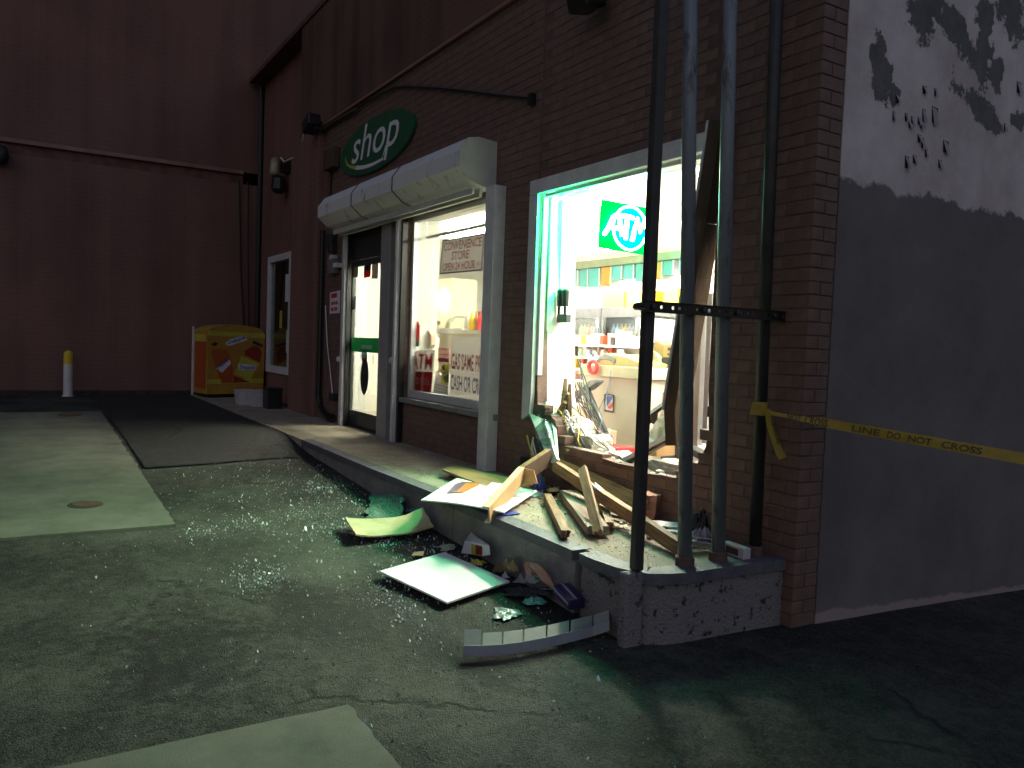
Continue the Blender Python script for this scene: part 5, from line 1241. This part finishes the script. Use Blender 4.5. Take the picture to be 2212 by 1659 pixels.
for (v0, v1) in ((0.02, .1), (.4, .47), (.70, .98)):
    MB().prism([q[0].lerp(q[3], v0) + Vector((0, -.002, 0)), q[1].lerp(q[2], v0) + Vector((0, -.002, 0)), q[1].lerp(q[2], v1) + Vector((0, -.002, 0)), q[0].lerp(q[3], v1) + Vector((0, -.002, 0))], (0, .001, 0)).build('pink_band', K['t_pink'], t_board[t.name])
t = thing('can_cutout', 'yellow and green drinks can picture stuck beside the gas sign', 'sticker', at(961, 831, Y=4.14))
decal('can_body', [(954, 790), (960, 786), (970, 788), (969, 831), (952, 829)], 4.14, K['t_lemon'], t); decal('green_stripe', [(957, 815), (969, 806), (969, 825), (961, 829)], 4.137, K['t_green'], t)
decal('dark_logo', [(954, 790), (959, 788), (960, 799), (955, 800)], 4.137, K['black'], t); decal('white_band', [(953, 804), (968, 799), (968, 806), (953, 810)], 4.137, K['paper'], t)
t = thing('bottle_sticker', 'red and green bottle shaped sticker above the ATM sign', 'sticker', at(898, 748, Y=4.13))
decal('red_bottle', [(890, 706), (894, 695), (898, 693), (903, 695), (906, 706), (905, 735), (890, 736)], 4.13, K['t_red'], t); decal('green_base', [(890, 736.3), (905, 735.3), (905, 748), (889, 748)], 4.13, K['t_green'], t)
decal('dark_spot', [(894, 722), (898, 720), (900, 727), (896, 730)], 4.127, K['black'], t)
t = thing('paper_bag', 'pale crumpled paper bag standing on the window ledge', 'bag', at(924, 753, Y=4.3))
decal('front_face', [(916, 752), (917, 728), (925, 713), (931, 724), (931, 745), (925, 753)], 4.3, K['beige'], t, .06); decal('fold', [(918, 750), (924, 742), (930, 747), (925, 753)], 4.297, K['paper'], t)
t = thing('wire_basket', 'pale basket on the window ledge right of the ATM sign', 'basket', at(954, 853, Y=4.25))
MB().prism([at(x, y, Y=4.25) for x, y in [(934, 850), (940, 815), (948, 806), (968, 832), (968, 856)]], (0, .15, 0)).build('basket_body', K['tub'], t)
for k in range(3): MB().tube([at(939, 829 + 7 * k, Y=4.246), at(967, 838 + 6 * k, Y=4.246)], .004, 4).build('rib', K['slate'], t)
# white display cabinet and warm lamp behind the centre window
t = thing('display_cabinet', 'cream cabinet with a white top standing behind the gas sign', 'cabinet', at(990, 800, Y=4.9))
p, q = at(943, 900, Y=4.9), at(1046, 722, Y=4.9); MB().box(p.x, q.x + .3, 4.9, 5.5, 0, q.z).build('body', K['beige'], t); MB().box(p.x - .03, q.x + .33, 4.87, 5.53, q.z + .002, q.z + .05).build('top', K['inner_white'], t)
t = thing('round_bin', 'beige round lidded dispenser beside the cream cabinet', 'dispenser', at(925, 760, Y=5.2))
MB().lathe(at(922, 800, Y=5.3), [(.2, 0), (.2, .42), (.17, .5), (.05, .55)], 16).build('drum', K['beige'], t, smooth=False); p = at(926, 697, Y=5.4); MB().box(p.x - .2, p.x + .2, 5.3, 5.5, p.z - .03, p.z + .03).build('black_tray', K['black'], t)
t = thing('coffee_machine', 'tall beige machine with a warm lit globe behind the window', 'coffee machine', at(948, 760, Y=6.2))
p, q = at(936, 800, Y=6.2), at(975, 600, Y=6.2); MB().box(p.x, q.x, 6.2, 6.7, 0, q.z).build('body', K['beige'], t)
MB().lathe(at(948, 664, Y=6.12), [(.05, 0), (.15, .03), (.17, .12), (.15, .2), (.06, .24)], 16).build('lit_globe', K['warm_lamp'], t, smooth=True)
t = thing('glass_globe', 'dome lidded pastry case on the cream cabinet', 'pastry case', at(985, 720, Y=5.1))
p = at(985, 719, Y=5.1); MB().box(p.x - .35, p.x + .35, 5.0, 5.4, p.z + .02, p.z + .06).build('base', K['inner_white'], t); MB().lathe(Vector((p.x - .1, 5.2, p.z + .062)), [(.2, 0), (.19, .08), (.13, .15), (.04, .18)], 16).build('dome', K['glassy'], t)
for i, (x, y) in enumerate([(1008, 708), (1018, 705), (1028, 704), (1036, 706)]):
    o = bpy.data.objects.new('bottle', bottle_mesh(['paper', 'yellow', 'amber', 'red'][i])); COL.objects.link(o); p = at(x, 722, Y=5.1); o.location = (p.x, 5.1, p.z + .012); o.scale = (1.2,) * 3
    tag(o, ['white', 'yellow', 'amber', 'red'][i] + ' bottle on the cream cabinet above the gas sign', 'bottle', 'bottles on the cream cabinet')

# ------------------------------------------------------------------ timber thrown on the walk
def plank(label, p0, p1, w, th, m, up=(0, 0, 1), cat='plank', name='plank', group='broken timbers on the walk', jag0=.0, jag1=.03, seed=0, roll=0):
    p0, p1 = Vector(p0), Vector(p1); X = (p1 - p0).normalized(); Z = Vector(up); Z = (Z - X * Z.dot(X)).normalized(); Yv = Z.cross(X)
    if roll: Z, Yv = Z * math.cos(roll) + Yv * math.sin(roll), Yv * math.cos(roll) - Z * math.sin(roll)
    L = (p1 - p0).length; rs = random.Random(seed); nx, ny = 10, 4; vs, fs = [], []
    for s_ in (1, -1):
        for i in range(nx + 1):
            for j in range(ny + 1):
                e0 = rs.uniform(-jag0, jag0) if i == 0 else (rs.uniform(-jag1, jag1) if i == nx else 0)
                vs.append((L * i / nx + e0, w * (j / ny - .5) + rs.uniform(-.0012, .0012), s_ * th / 2 + rs.uniform(-.0008, .0008)))
    n = (nx + 1) * (ny + 1); id_ = lambda s_, i, j: s_ * n + i * (ny + 1) + j
    for i in range(nx):
        for j in range(ny):
            fs.append((id_(0, i, j), id_(0, i + 1, j), id_(0, i + 1, j + 1), id_(0, i, j + 1))); fs.append((id_(1, i, j), id_(1, i, j + 1), id_(1, i + 1, j + 1), id_(1, i + 1, j)))
        fs.append((id_(0, i, 0), id_(1, i, 0), id_(1, i + 1, 0), id_(0, i + 1, 0))); fs.append((id_(0, i, ny), id_(0, i + 1, ny), id_(1, i + 1, ny), id_(1, i, ny)))
    for j in range(ny):
        fs.append((id_(0, 0, j), id_(0, 0, j + 1), id_(1, 0, j + 1), id_(1, 0, j))); fs.append((id_(0, nx, j), id_(1, nx, j), id_(1, nx, j + 1), id_(0, nx, j + 1)))
    me = bpy.data.meshes.new(name); me.from_pydata(vs, [], fs)
    bm = bmesh.new(); bm.from_mesh(me); bmesh.ops.recalc_face_normals(bm, faces=bm.faces); bm.to_mesh(me); bm.free()
    o = link(name, me, [m]); R_ = Matrix((X, Yv, Z)).transposed().to_4x4(); R_.translation = p0; o.matrix_world = R_
    o.location = p0; tag(o, label, cat, group); return o
plank('short square timber lying nearest the kerb left of the other planks', walk(1183, 1073, .045), walk(1222, 1154, .045), .058, .05, K['wood'], seed=1)
plank('wide weathered board with a slanted broken end on the walk', walk(1228, 1066, .055), walk(1292, 1146, .05), .15, .055, K['wood_grey'], seed=2, jag1=.02)
plank('bright upright plank leaning on the pile against the brick sill', at(1258, 1012, Y=3.62), walk(1293, 1152, .05), .068, .03, K['wood'], seed=3, up=(.2, -1, .6), jag1=.05)
plank('longest timber slanting from the window down to the grey pipe', at(1199, 1006, Y=3.84), walk(1482, 1192, .05), .05, .088, K['wood'], seed=4)
plank('upper split plank lying along the foot of the brick sill', at(1204, 1002, Y=3.9), at(1392, 1088, Y=3.86), .10, .03, K['wood'], seed=5, up=(0, -1, .5), jag0=.05)
plank('short pale offcut beside the leaning plank', walk(1299, 1085, .07), walk(1317, 1136, .05), .055, .05, K['wood'], seed=6)
plank('dark stub of timber under the leaning plank', walk(1298, 1132, .02), walk(1317, 1146, .02), .06, .04, K['wood_dark'], seed=7)
plank('white painted splintered strip under the longest timber', at(1284, 1048, Y=3.66), walk(1362, 1113, .09), .045, .02, K['paint_white'], seed=8, jag0=.06, jag1=.08)
plank('dark strip of splintered lath under the longest timber', walk(1310, 1110, .04), walk(1372, 1122, .03), .07, .02, K['wood_dark'], seed=9, jag1=.06)
pb2 = thing('bent_door_casing', 'bent cardboard coloured casing propped between walk and window', 'casing', walk(1052, 1112, .02))
P0, P1, P2 = walk(1057, 1112, .035), at(1132, 1026, Y=3.42), at(1192, 986, Y=3.74)
for (a, b, m1, m2, nm) in [(P0, P1, K['card'], mat('pale_casing_edge', (.66, .54, .33), .7), 'lower_length'), (P1, P2, K['wood_dark'], K['wood'], 'upper_length')]:
    dd = (b - a) / 2; dn = dd.normalized(); up_ = Vector((0, 0, 1)); up_ = (up_ - dn * up_.dot(dn)).normalized(); si = dn.cross(up_)
    MB().obox((a + b) / 2, dd * 1.02, up_ * .058, si * .006).build(nm, m1, pb2)
    MB().obox((a + b) / 2 + up_ * .058 - si * .022, dd * 1.02, si * .026, up_ * .006).build('casing_edge', m2, pb2)
    MB().obox((a + b) / 2 - up_ * .058 - si * .018, dd * 1.02, si * .02, up_ * .006).build('casing_edge', m2, pb2)
MB().prism([P1 + Vector((-.02, -.01, .06)), P1 + Vector((.10, .03, .05)), P1 + Vector((.13, .05, -.05)), P1 + Vector((0, 0, -.06))], (.004, -.008, 0)).build('fold_piece', K['card'], pb2)

# ------------------------------------------------------------------ boards and litter
def patch(name, label, cat, c4, m, bend=lambda u, v: 0, th=.012, n=(14, 8), jagv=0, group=None, seed=0, noi=0):
    """sheet between four corners (tl,tr,br,bl) with a height function"""
    rs = random.Random(seed); nx, ny = n; v = []
    for j in range(ny + 1):
        for i in range(nx + 1):
            u, w = i / nx, j / ny; p = c4[0].lerp(c4[1], u).lerp(c4[3].lerp(c4[2], u), w)
            if i in (0, nx) or j in (0, ny): p = p + Vector((rs.uniform(-jagv, jagv), rs.uniform(-jagv, jagv), 0))
            v.append(p + Vector((0, 0, bend(u, w) + noi * noise.noise(p * 9 + Vector((seed, 0, 0))))))
    f = [(j * (nx + 1) + i, j * (nx + 1) + i + 1, (j + 1) * (nx + 1) + i + 1, (j + 1) * (nx + 1) + i) for j in range(ny) for i in range(nx)]
    c = sum(v, Vector()) / len(v); me = bpy.data.meshes.new(name); me.from_pydata([p - c for p in v], [], f)
    o = link(name, me, [m]); o.location = c; ORG[o.name] = c
    s_ = o.modifiers.new('t', 'SOLIDIFY'); s_.thickness = th; s_.offset = 0; tag(o, label, cat, group); return o
def G(x, y, dz=0.0):
    p = ground(x, y, dz)
    if p.y > 2.84: p = at(x, y, Y=2.84); p.z = max(p.z, gz(p.x, p.y) + .004)
    return p
patch('white_board', 'square white panel lying flat on the asphalt catching the light', 'panel', [G(820, 1235, .045), G(960, 1194, .03), G(1101, 1257, .03), G(966, 1303, .035)], K['white_board'], th=.012, n=(4, 4))
o = patch('yellowed_board', 'yellowed curled board with a brown stain on the asphalt', 'board', [G(744, 1127, .05), G(912, 1114, .03), G(936, 1147, .03), G(768, 1166, .04)], K['yellow_board'], lambda u, w: .035 * (2 * u - 1) ** 2 + .03 * max(0, u - .75) * 4 * (1 - w), jagv=.004, noi=.006)
wp_ = patch('printed_panel', 'large white panel with a small orange and purple print on the kerb', 'panel', [walk(985, 1034, .05), walk(1160, 1062, .05), walk(1088, 1108, .05), walk(909, 1081, .03)], K['white_board'], lambda u, w: .015 * math.sin(u * 3), th=.01, jagv=.003)
def on_patch(obj, c4, pts, m, nm, lift=.014):
    P_ = []
    for u, w in pts: P_.append(c4[0].lerp(c4[1], u).lerp(c4[3].lerp(c4[2], u), w) + Vector((0, 0, .015 * math.sin(u * 3) + lift)))
    return MB().add(P_, [list(t) for t in tessellate_polygon([P_])]).build(nm, m, obj, fix=False)
c4 = [walk(985, 1034, .05), walk(1160, 1062, .05), walk(1088, 1108, .05), walk(909, 1081, .03)]
on_patch(wp_, c4, [(.12, .30), (.22, .22), (.27, .62), (.19, .72)], mat('plum_print', (.16, .07, .16), .5), 'plum_print')
on_patch(wp_, c4, [(.22, .22), (.385, .16), (.35, .62), (.27, .66)], mat('bright_orange_print', (.62, .20, .04), .5), 'orange_print')
on_patch(wp_, c4, [(.12, .30), (.16, .18), (.385, .12), (.385, .16), (.22, .22)], K['mud'], 'roof_print')
patch('red_board', 'long red brown board lying along the wall foot behind the white panel', 'board', [walk(985, 1012, .05), walk(1150, 1044, .06), walk(1085, 1066, .055), walk(956, 1021, .05)], K['red_board'], lambda u, w: .02 * (1 - u), th=.018, jagv=.004)
# torn carton standing on the asphalt
gp_ = G(1025, 1198); YC = gp_.y
tc_ = thing('torn_carton', 'torn white carton piece with a yellow and red label near the kerb', 'carton', gp_)
def aty(p, dy=0): return at(*p, Y=YC + dy)
MB().prism([aty(p) for p in [(1004.6, 1168), (1055, 1178), (1057, 1199), (1040, 1201), (1016, 1197), (996, 1195)]], (0, .008, 0)).build('front_face', K['paper'], tc_)
MB().prism([aty((1004.6, 1168)), aty((1017, 1151), .05), aty((1031, 1160), .06), aty((1055, 1178))], (0, .006, .002)).build('torn_flap', mat('dull_carton_back', (.42, .38, .42), .8), tc_)
MB().prism([aty(p, -.003) for p in [(1018, 1175), (1026, 1177), (1026, 1198), (1018, 1197)]], (0, .002, 0)).build('yellow_label', K['lemon'], tc_)
MB().prism([aty(p, -.003) for p in [(1027, 1177), (1041, 1180), (1041, 1200), (1027, 1198)]], (0, .002, 0)).build('red_label', K['crimson'], tc_)
# curved metal trim
ct_ = thing('curved_trim', 'curved grey metal edging with slits lying on the asphalt', 'edging', G(1180, 1395))
pth = [G(*p, .010) for p in [(1000, 1418), (1040, 1418), (1085, 1415), (1130, 1409), (1180, 1399), (1230, 1387), (1280, 1374), (1316, 1362)]]
fr_, bk_ = MB(), []
for i in range(len(pth) - 1):
    a, b = pth[i], pth[i + 1]; u = Vector((-.012, -.03, .065)); tow = Vector((CAM.x - a.x, CAM.y - a.y, 0)).normalized()
    s1, s2 = tow * .012 + Vector((0, 0, .062)), tow * .012 + Vector((0, 0, .062)); fr_.add([a, b, b + s2, a + s1, a - tow * .003, b - tow * .003, b + s2 - tow * .003, a + s1 - tow * .003], [(0, 1, 2, 3), (7, 6, 5, 4), (3, 2, 6, 7)])
fr_.build('front_lip', mat('bluish_enamel', (.36, .37, .42), .45, .1, 8), ct_, fix=False)
for i in range(len(pth) - 1):
    a, b = pth[i], pth[i + 1]; tow = Vector((CAM.x - a.x, CAM.y - a.y, 0)).normalized(); g1, g2 = a.lerp(b, .03), a.lerp(b, .97); off = -tow * .13 + Vector((0, 0, .078 + (.02 if i == 0 else 0)))
    MB().add([g1, g2, g2 + off, g1 + off, g1 + Vector((0, 0, -.003)), g2 + Vector((0, 0, -.003)), g2 + off + Vector((0, 0, -.003)), g1 + off + Vector((0, 0, -.003))], [(0, 1, 2, 3), (7, 6, 5, 4), (2, 3, 7, 6)]).build('back_flange', mat('green_lit_flange', (.27, .30, .26), .5, .12, 8), ct_, fix=False)  # green light on the flange is put into its colour
def crumple(name, label, cat, x0, x1, y0, y1, m, zf=G, h=.05, seed=0, group=None, th=.003):
    rs = random.Random(seed); a, b = zf(x0, y1), zf(x1, y1); dpt = zf((x0 + x1) / 2, y0); c = (a + b) / 2
    u = (b - a) / 2 * 1.12; w = Vector((dpt.x - c.x, dpt.y - c.y, 0)); w = w.normalized() * min(w.length, u.length * 2.0) / 2; cen = c + w; nr, na = 8, 30; v = [cen + Vector((0, 0, h * .8))]; o_ = Vector((seed * 3.1, 0, 0))
    for r in range(1, nr + 1):
        for k in range(na):
            an = 2 * math.pi * k / na; q = r / nr; rad = q * (1.05 + .75 * noise.noise(Vector((math.cos(an) * 1.6, math.sin(an) * 1.6, seed))) + (rs.uniform(-.16, .16) if r == nr else 0))
            p = cen + u * math.cos(an) * rad + w * math.sin(an) * rad; rg = 1 - abs(noise.noise(p * 17 + o_)) * 2.2; hh_ = h * (1 - q ** 3) * (.35 + .75 * rg) + abs(noise.noise(p * 48 + o_)) * h * .55
            v.append(Vector((p.x, p.y, p.z + max(.003, hh_))))
    f = [(0, 1 + k, 1 + (k + 1) % na) for k in range(na)]
    for r in range(nr - 1):
        for k in range(na): f.append((1 + r * na + k, 1 + (r + 1) * na + k, 1 + (r + 1) * na + (k + 1) % na, 1 + r * na + (k + 1) % na))
    me = bpy.data.meshes.new(name); me.from_pydata([p - cen for p in v], [], f); o = link(name, me, [m]); o.location = cen
    s_ = o.modifiers.new('t', 'SOLIDIFY'); s_.thickness = th; tag(o, label, cat, group); return o
crumple('crumpled_paper', 'muddy brown crumpled paper against the kerb face', 'litter', 1074, 1120, 1186, 1238, K['mud'], h=.10, seed=1)
crumple('yellow_glove', 'bright yellow crumpled scrap beside the torn carton', 'litter', 1017, 1045, 1208, 1222, K['lemon'], h=.025, seed=2)
crumple('grey_plastic_bag', 'grey crumpled plastic bag at the kerb foot', 'litter', 1114, 1170, 1236, 1262, mat('grey_bag_plastic', (.30, .29, .33), .4, .3, 16), h=.06, seed=3)
crumple('mint_wrapper', 'mint green crumpled wrapper near the kerb', 'litter', 1131, 1172, 1282, 1309, K['mint'], h=.035, seed=4)
crumple('clear_wrapper', 'pale torn clear wrapper on the asphalt below the white panel', 'litter', 1063, 1120, 1312, 1338, mat('clear_wrap', (.36, .44, .40), .25, .3, 20), h=.02, seed=5)
crumple('pale_leaf_scrap', 'pale scrap of card above the white square panel', 'litter', 948, 987, 1174, 1188, mat('pale_scrap', (.45, .50, .40), .6), h=.012, seed=6)
crumple('dark_rag', 'dark heap of wet paper beside the salmon sheet', 'litter', 1098, 1190, 1255, 1290, K['dark'], h=.03, seed=7)
crumple('small_lid', 'small pale cup lid by the right corner of the white square panel', 'litter', 1083, 1101, 1232, 1250, mat('cup_lid', (.40, .46, .43), .4), h=.03, seed=8)
crumple('grey_strip', 'thin bluish strip of paper at the foot of the kerb', 'litter', 1158, 1192, 1262, 1274, mat('bluish_paper', (.30, .31, .40), .6), h=.012, seed=9)
crumple('blue_bag', 'pale blue plastic bag on the asphalt above the yellowed board', 'litter', 868, 913, 1083, 1106, mat('pale_blue_bag', (.16, .25, .36), .35, .3, 14), h=.03, seed=10)
patch('yellow_tag', 'small flat yellow tag above the white square panel', 'tag', [G(894, 1193, .01), G(917, 1191, .01), G(914, 1201, .01), G(889, 1200, .01)], K['lemon'], th=.004, n=(3, 3))
pt_ = patch('crazed_glass_sheet', 'crazed sheet of green safety glass on the asphalt by the kerb', 'glass', [G(800, 1063, .01), G(868, 1068, .02), G(872, 1128, .01), G(792, 1118, .008)], mat('crazed_glass', (.13, .25, .20), .25, .6, 60, .9, 90), noi=.012, jagv=.03, th=.004, n=(18, 12))
patch('salmon_sheet', 'folded salmon pink sheet leaning against the kerb', 'sheet', [G(1137, 1214, .10), G(1160, 1218, .16), G(1200, 1274, .03), G(1180, 1262, .02)], K['salmon'], lambda u, w: .03 * math.sin(w * 3.1) * u, th=.004, noi=.01)
patch('salmon_flap', 'narrow salmon strip standing left of the folded sheet', 'sheet', [G(1131, 1218, .09), G(1139, 1214, .11), G(1150, 1244, .02), G(1138, 1244, .01)], K['salmon'], th=.004, n=(4, 6), noi=.006)
pp3 = thing('purple_pack', 'dark purple wrapped pack with pale stripes against the kerb', 'pack', G(1230, 1300))
A_, B_ = G(1212, 1270, .05), G(1246, 1306, .04); dd = (B_ - A_) / 2; si = dd.cross(Vector((0, 0, 1))).normalized()
MB().obox((A_ + B_) / 2, dd, si * .06, (0, 0, .03)).build('wrap', K['purple'], pp3, bevel=.008)
tows = si if si.dot(CAM - A_) > 0 else -si
for k, o_ in enumerate((.022, -.03)):
    MB().obox((A_ + B_) / 2 + tows * (.06 if k == 0 else .0) + Vector((0, 0, .008 if k == 0 else .0315)), dd * .92, tows * (.002 if k == 0 else .007), Vector((0, 0, .006 if k == 0 else .001))).build('pale_stripe', mat('pale_stripe_print', (.32, .30, .40), .5), pp3)
# litter on the walk
crumple('blue_container', 'crushed blue plastic container beside the timber pile', 'container', 1152, 1178, 1036, 1061, K['blue'], walk, .09, 21)
crumple('brown_bag', 'small brown paper bag under the bent casing', 'bag', 1124, 1152, 1036, 1056, K['card'], walk, .07, 22)
crumple('black_rag', 'black rag with an ochre patch behind the wide board', 'rag', 1172, 1216, 1046, 1070, K['black'], walk, .06, 23)
crumple('ochre_scrap', 'ochre scrap lying on the black rag behind the wide board', 'litter', 1184, 1208, 1052, 1062, K['card'], lambda x, y: walk(x, y, .05), .02, 27)
crumple('grey_flap', 'dark grey flap of plastic behind the blue container', 'litter', 1162, 1196, 1020, 1050, K['grey'], walk, .12, 24)
patch('blue_strip', 'blue and white strip of packaging at the kerb edge', 'litter', [walk(1066, 1108, .01), walk(1112, 1104, .01), walk(1124, 1110, .01), walk(1070, 1115, .01)], K['blue'], th=.006, n=(4, 2))
patch('white_strip', 'white and blue strip of packaging right of the printed panel', 'litter', [walk(1150, 1068, .012), walk(1170, 1064, .012), walk(1184, 1069, .012), walk(1148, 1074, .012)], K['skyblue'], th=.006, n=(4, 2))
for i, (x, y, w, h, an, lb) in enumerate([(1405, 1125, .10, .20, .12, 'broken pink brick piece standing beside the square post'), (1417, 1118, .09, .18, -.05, 'rounded broken brick piece right of the standing one'), (1383, 1108, .12, .13, .4, 'pale broken brick piece left of the square post')]):
    p = walk(x, y); t = thing('brick_fragment', lb, 'brick', p, 'broken bricks on the walk')
    bm = bmesh.new(); bmesh.ops.create_cube(bm, size=2); bmesh.ops.subdivide_edges(bm, edges=bm.edges, cuts=4, use_grid_fill=True); R2 = Matrix.Rotation(an, 3, 'Y') @ Matrix.Rotation(.5 + i, 3, 'Z')
    for v in bm.verts:
        d = Vector((v.co.x * w / 2, v.co.y * .045, v.co.z * h / 2)); v.co = R2 @ d + noise.noise_vector(d * 16 + Vector((i * 5, 0, 0))) * .016 + Vector((0, 0, h * .5))
    me = bpy.data.meshes.new('fragment'); bm.to_mesh(me); bm.free(); link('fragment', me, [K['brick_raw']], t)
for i, (x0, y0, x1, y1) in enumerate([(1408, 1130, 1530, 1140), (1440, 1146, 1520, 1152), (1476, 1160, 1545, 1166), (1480, 1172, 1540, 1180)]):
    plank(['bent white metal strip behind the pipes, highest of four', 'bent white metal strip behind the pipes, second of four', 'bent white metal strip behind the pipes, third of four', 'bent white metal strip lying lowest behind the pipes'][i], walk(x0, y0, .06), walk(x1, y1, .03), .07, .006, K['tub'], seed=30 + i, cat='metal strip', name='metal_strip', group='bent metal strips behind the pipes', roll=.3 * i - .3)
crumple('black_bag', 'black plastic bag on the walk between the two grey pipes', 'bag', 1488, 1540, 1122, 1160, K['black'], walk, .14, 25)
crumple('grey_cloth', 'purplish grey crumpled cloth in front of the black bag', 'cloth', 1492, 1540, 1146, 1176, mat('lilac_grey_cloth', (.26, .24, .29), .8, .25, 10), walk, .08, 26)
sc = thing('white_channel', 'white plastic channel with a dark notch right of the pipes', 'channel', walk(1590, 1190))
a, b = walk(1566, 1180, .04), walk(1614, 1197, .04); dd = (b - a) / 2; si = dd.cross(Vector((0, 0, 1))).normalized(); 
MB().obox((a + b) / 2, dd, si * .03, (0, 0, .035)).build('channel', K['tub'], sc, bevel=.005)
sgn = si if si.dot(CAM - a) > 0 else -si; MB().obox((a + b) / 2 + sgn * .03, dd * .55, sgn * .003, (0, 0, .02)).build('notch', K['wood_dark'], sc)

# ------------------------------------------------------------------ broken glass and grit
rs = random.Random(3)
def shards(name, n, place, smin, smax, m, tilt=.7):
    mb = MB()
    for _ in range(n):
        p = place()
        if p is None: continue
        s = smin + (smax - smin) * rs.random() ** 2.5; an = rs.uniform(0, 6.3); tx, ty = rs.gauss(0, tilt), rs.gauss(0, tilt); k = rs.choice([3, 4, 4, 5]); q = []
        for i in range(k):
            a = an + 2 * math.pi * i / k + rs.uniform(-.4, .4); r = s * rs.uniform(.5, 1); x, y = r * math.cos(a), r * math.sin(a) * .8; q.append(p + Vector((x, y, abs(s) * .6 + x * tx + y * ty)))
        b = len(mb.v); mb.v += q + [v - Vector((0, 0, .004)) for v in q]; mb.f.append([b + i for i in range(k)]); mb.m.append(0)
        for i in range(k): mb.f.append([b + i, b + k + i, b + k + (i + 1) % k, b + (i + 1) % k]); mb.m.append(0)
    o = mb.build(name, m, None); o['kind'] = 'stuff'; return o
CLUS = [(-7.6 + rs.random() * 3.6, 1.2 + rs.random() * 1.6) for _ in range(16)]
def pl_ground():
    if rs.random() < .4:
        c = rs.choice(CLUS); x, y = rs.gauss(c[0], .13), min(2.85, rs.gauss(c[1], .10)); return Vector((x, y, gzr(x, y) + .003)) if not (x > -3.3 and y > 2.6) else None
    if rs.random() < .72:
        x = rs.gauss(-6.5, 1.25); y = 2.9 - abs(rs.gauss(0, .75))
    else:
        x = rs.uniform(-9.5, -2.2); y = rs.uniform(.2, 2.85)
    if x > -3.3 and y > 2.6 or y > 2.86: return None
    return Vector((x, y, gzr(x, y) + .003))
def pl_walk():
    x = rs.gauss(-6.0, 1.1) if rs.random() < .7 else rs.uniform(-8.5, -3.6); y = rs.uniform(2.98, 3.9)
    if x > -3.55: return None
    return Vector((x, y, .002))
shards('glass_shards', 3200, pl_ground, .0025, .013, K['shard'])
shards('walk_glass_shards', 650, pl_walk, .0025, .011, K['shard'])
def pl_any():
    x = rs.uniform(-8, -1.2); y = rs.uniform(-.8, 2.85); return Vector((x, y, gzr(x, y) + .001)) if not (x > -3.3 and y > 2.6) and not (x < -6.7 and y < 1.1) and not (x > -3.4 and y < 1.3) else None
shards('loose_gravel', 2600, pl_any, .003, .011, mat('grit', (.12, .11, .10), .9, .5, 40), .4)
def pl_dirt():
    x = rs.uniform(-5.3, -3.6); y = rs.uniform(3.1, 3.9); return Vector((x, y, .001))
shards('dirt_crumbs', 520, pl_dirt, .002, .010, K['rubble'], .4)
big = [(1055, 1105), (930, 1065), (1002, 1050), (1350, 1170), (1235, 1115), (1330, 1215), (1232, 1120)]
for i, (x, y) in enumerate(big):
    pass

# mortar lumps and splinters under the hole
lump = MB(); rs = random.Random(21)
for _ in range(95):
    x = rs.uniform(-5.9, -3.75); y = 3.95 - abs(rs.gauss(0, .22))
    if y > 3.1: chunk(lump, (x, y, .008), rs.choice([.008, .012, .016, .024, .034]), rs, (1.2, 1, .7))
lump.build('mortar_lumps', K['rubble'], None)['kind'] = 'stuff'
rbk = MB()
for _ in range(40):
    x = rs.uniform(-5.8, -3.7); y = 3.94 - abs(rs.gauss(0, .25))
    if y > 3.1: chunk(rbk, (x, y, .010), rs.choice([.010, .015, .022, .03]), rs, (1.3, 1, .7))
rbk.build('brick_crumbs', K['brick_raw'], None)['kind'] = 'stuff'
spl = MB()
for _ in range(90):
    x = rs.uniform(-5.9, -3.7); y = rs.uniform(3.15, 3.95); an = rs.uniform(0, 6.3); L_ = rs.uniform(.03, .16); w_ = rs.uniform(.002, .006); e = Vector((math.cos(an), math.sin(an), rs.uniform(-.05, .2))); g = Vector((-math.sin(an), math.cos(an), 0))
    c = Vector((x, y, .008 + L_ * .1)); spl.add([c - e * L_ / 2, c + g * w_, c + e * L_ / 2, c - g * w_, c + Vector((0, 0, w_))], [(0, 1, 4), (1, 2, 4), (2, 3, 4), (3, 0, 4), (3, 2, 1, 0)])
spl.build('wood_splinters', K['wood'], None)['kind'] = 'stuff'
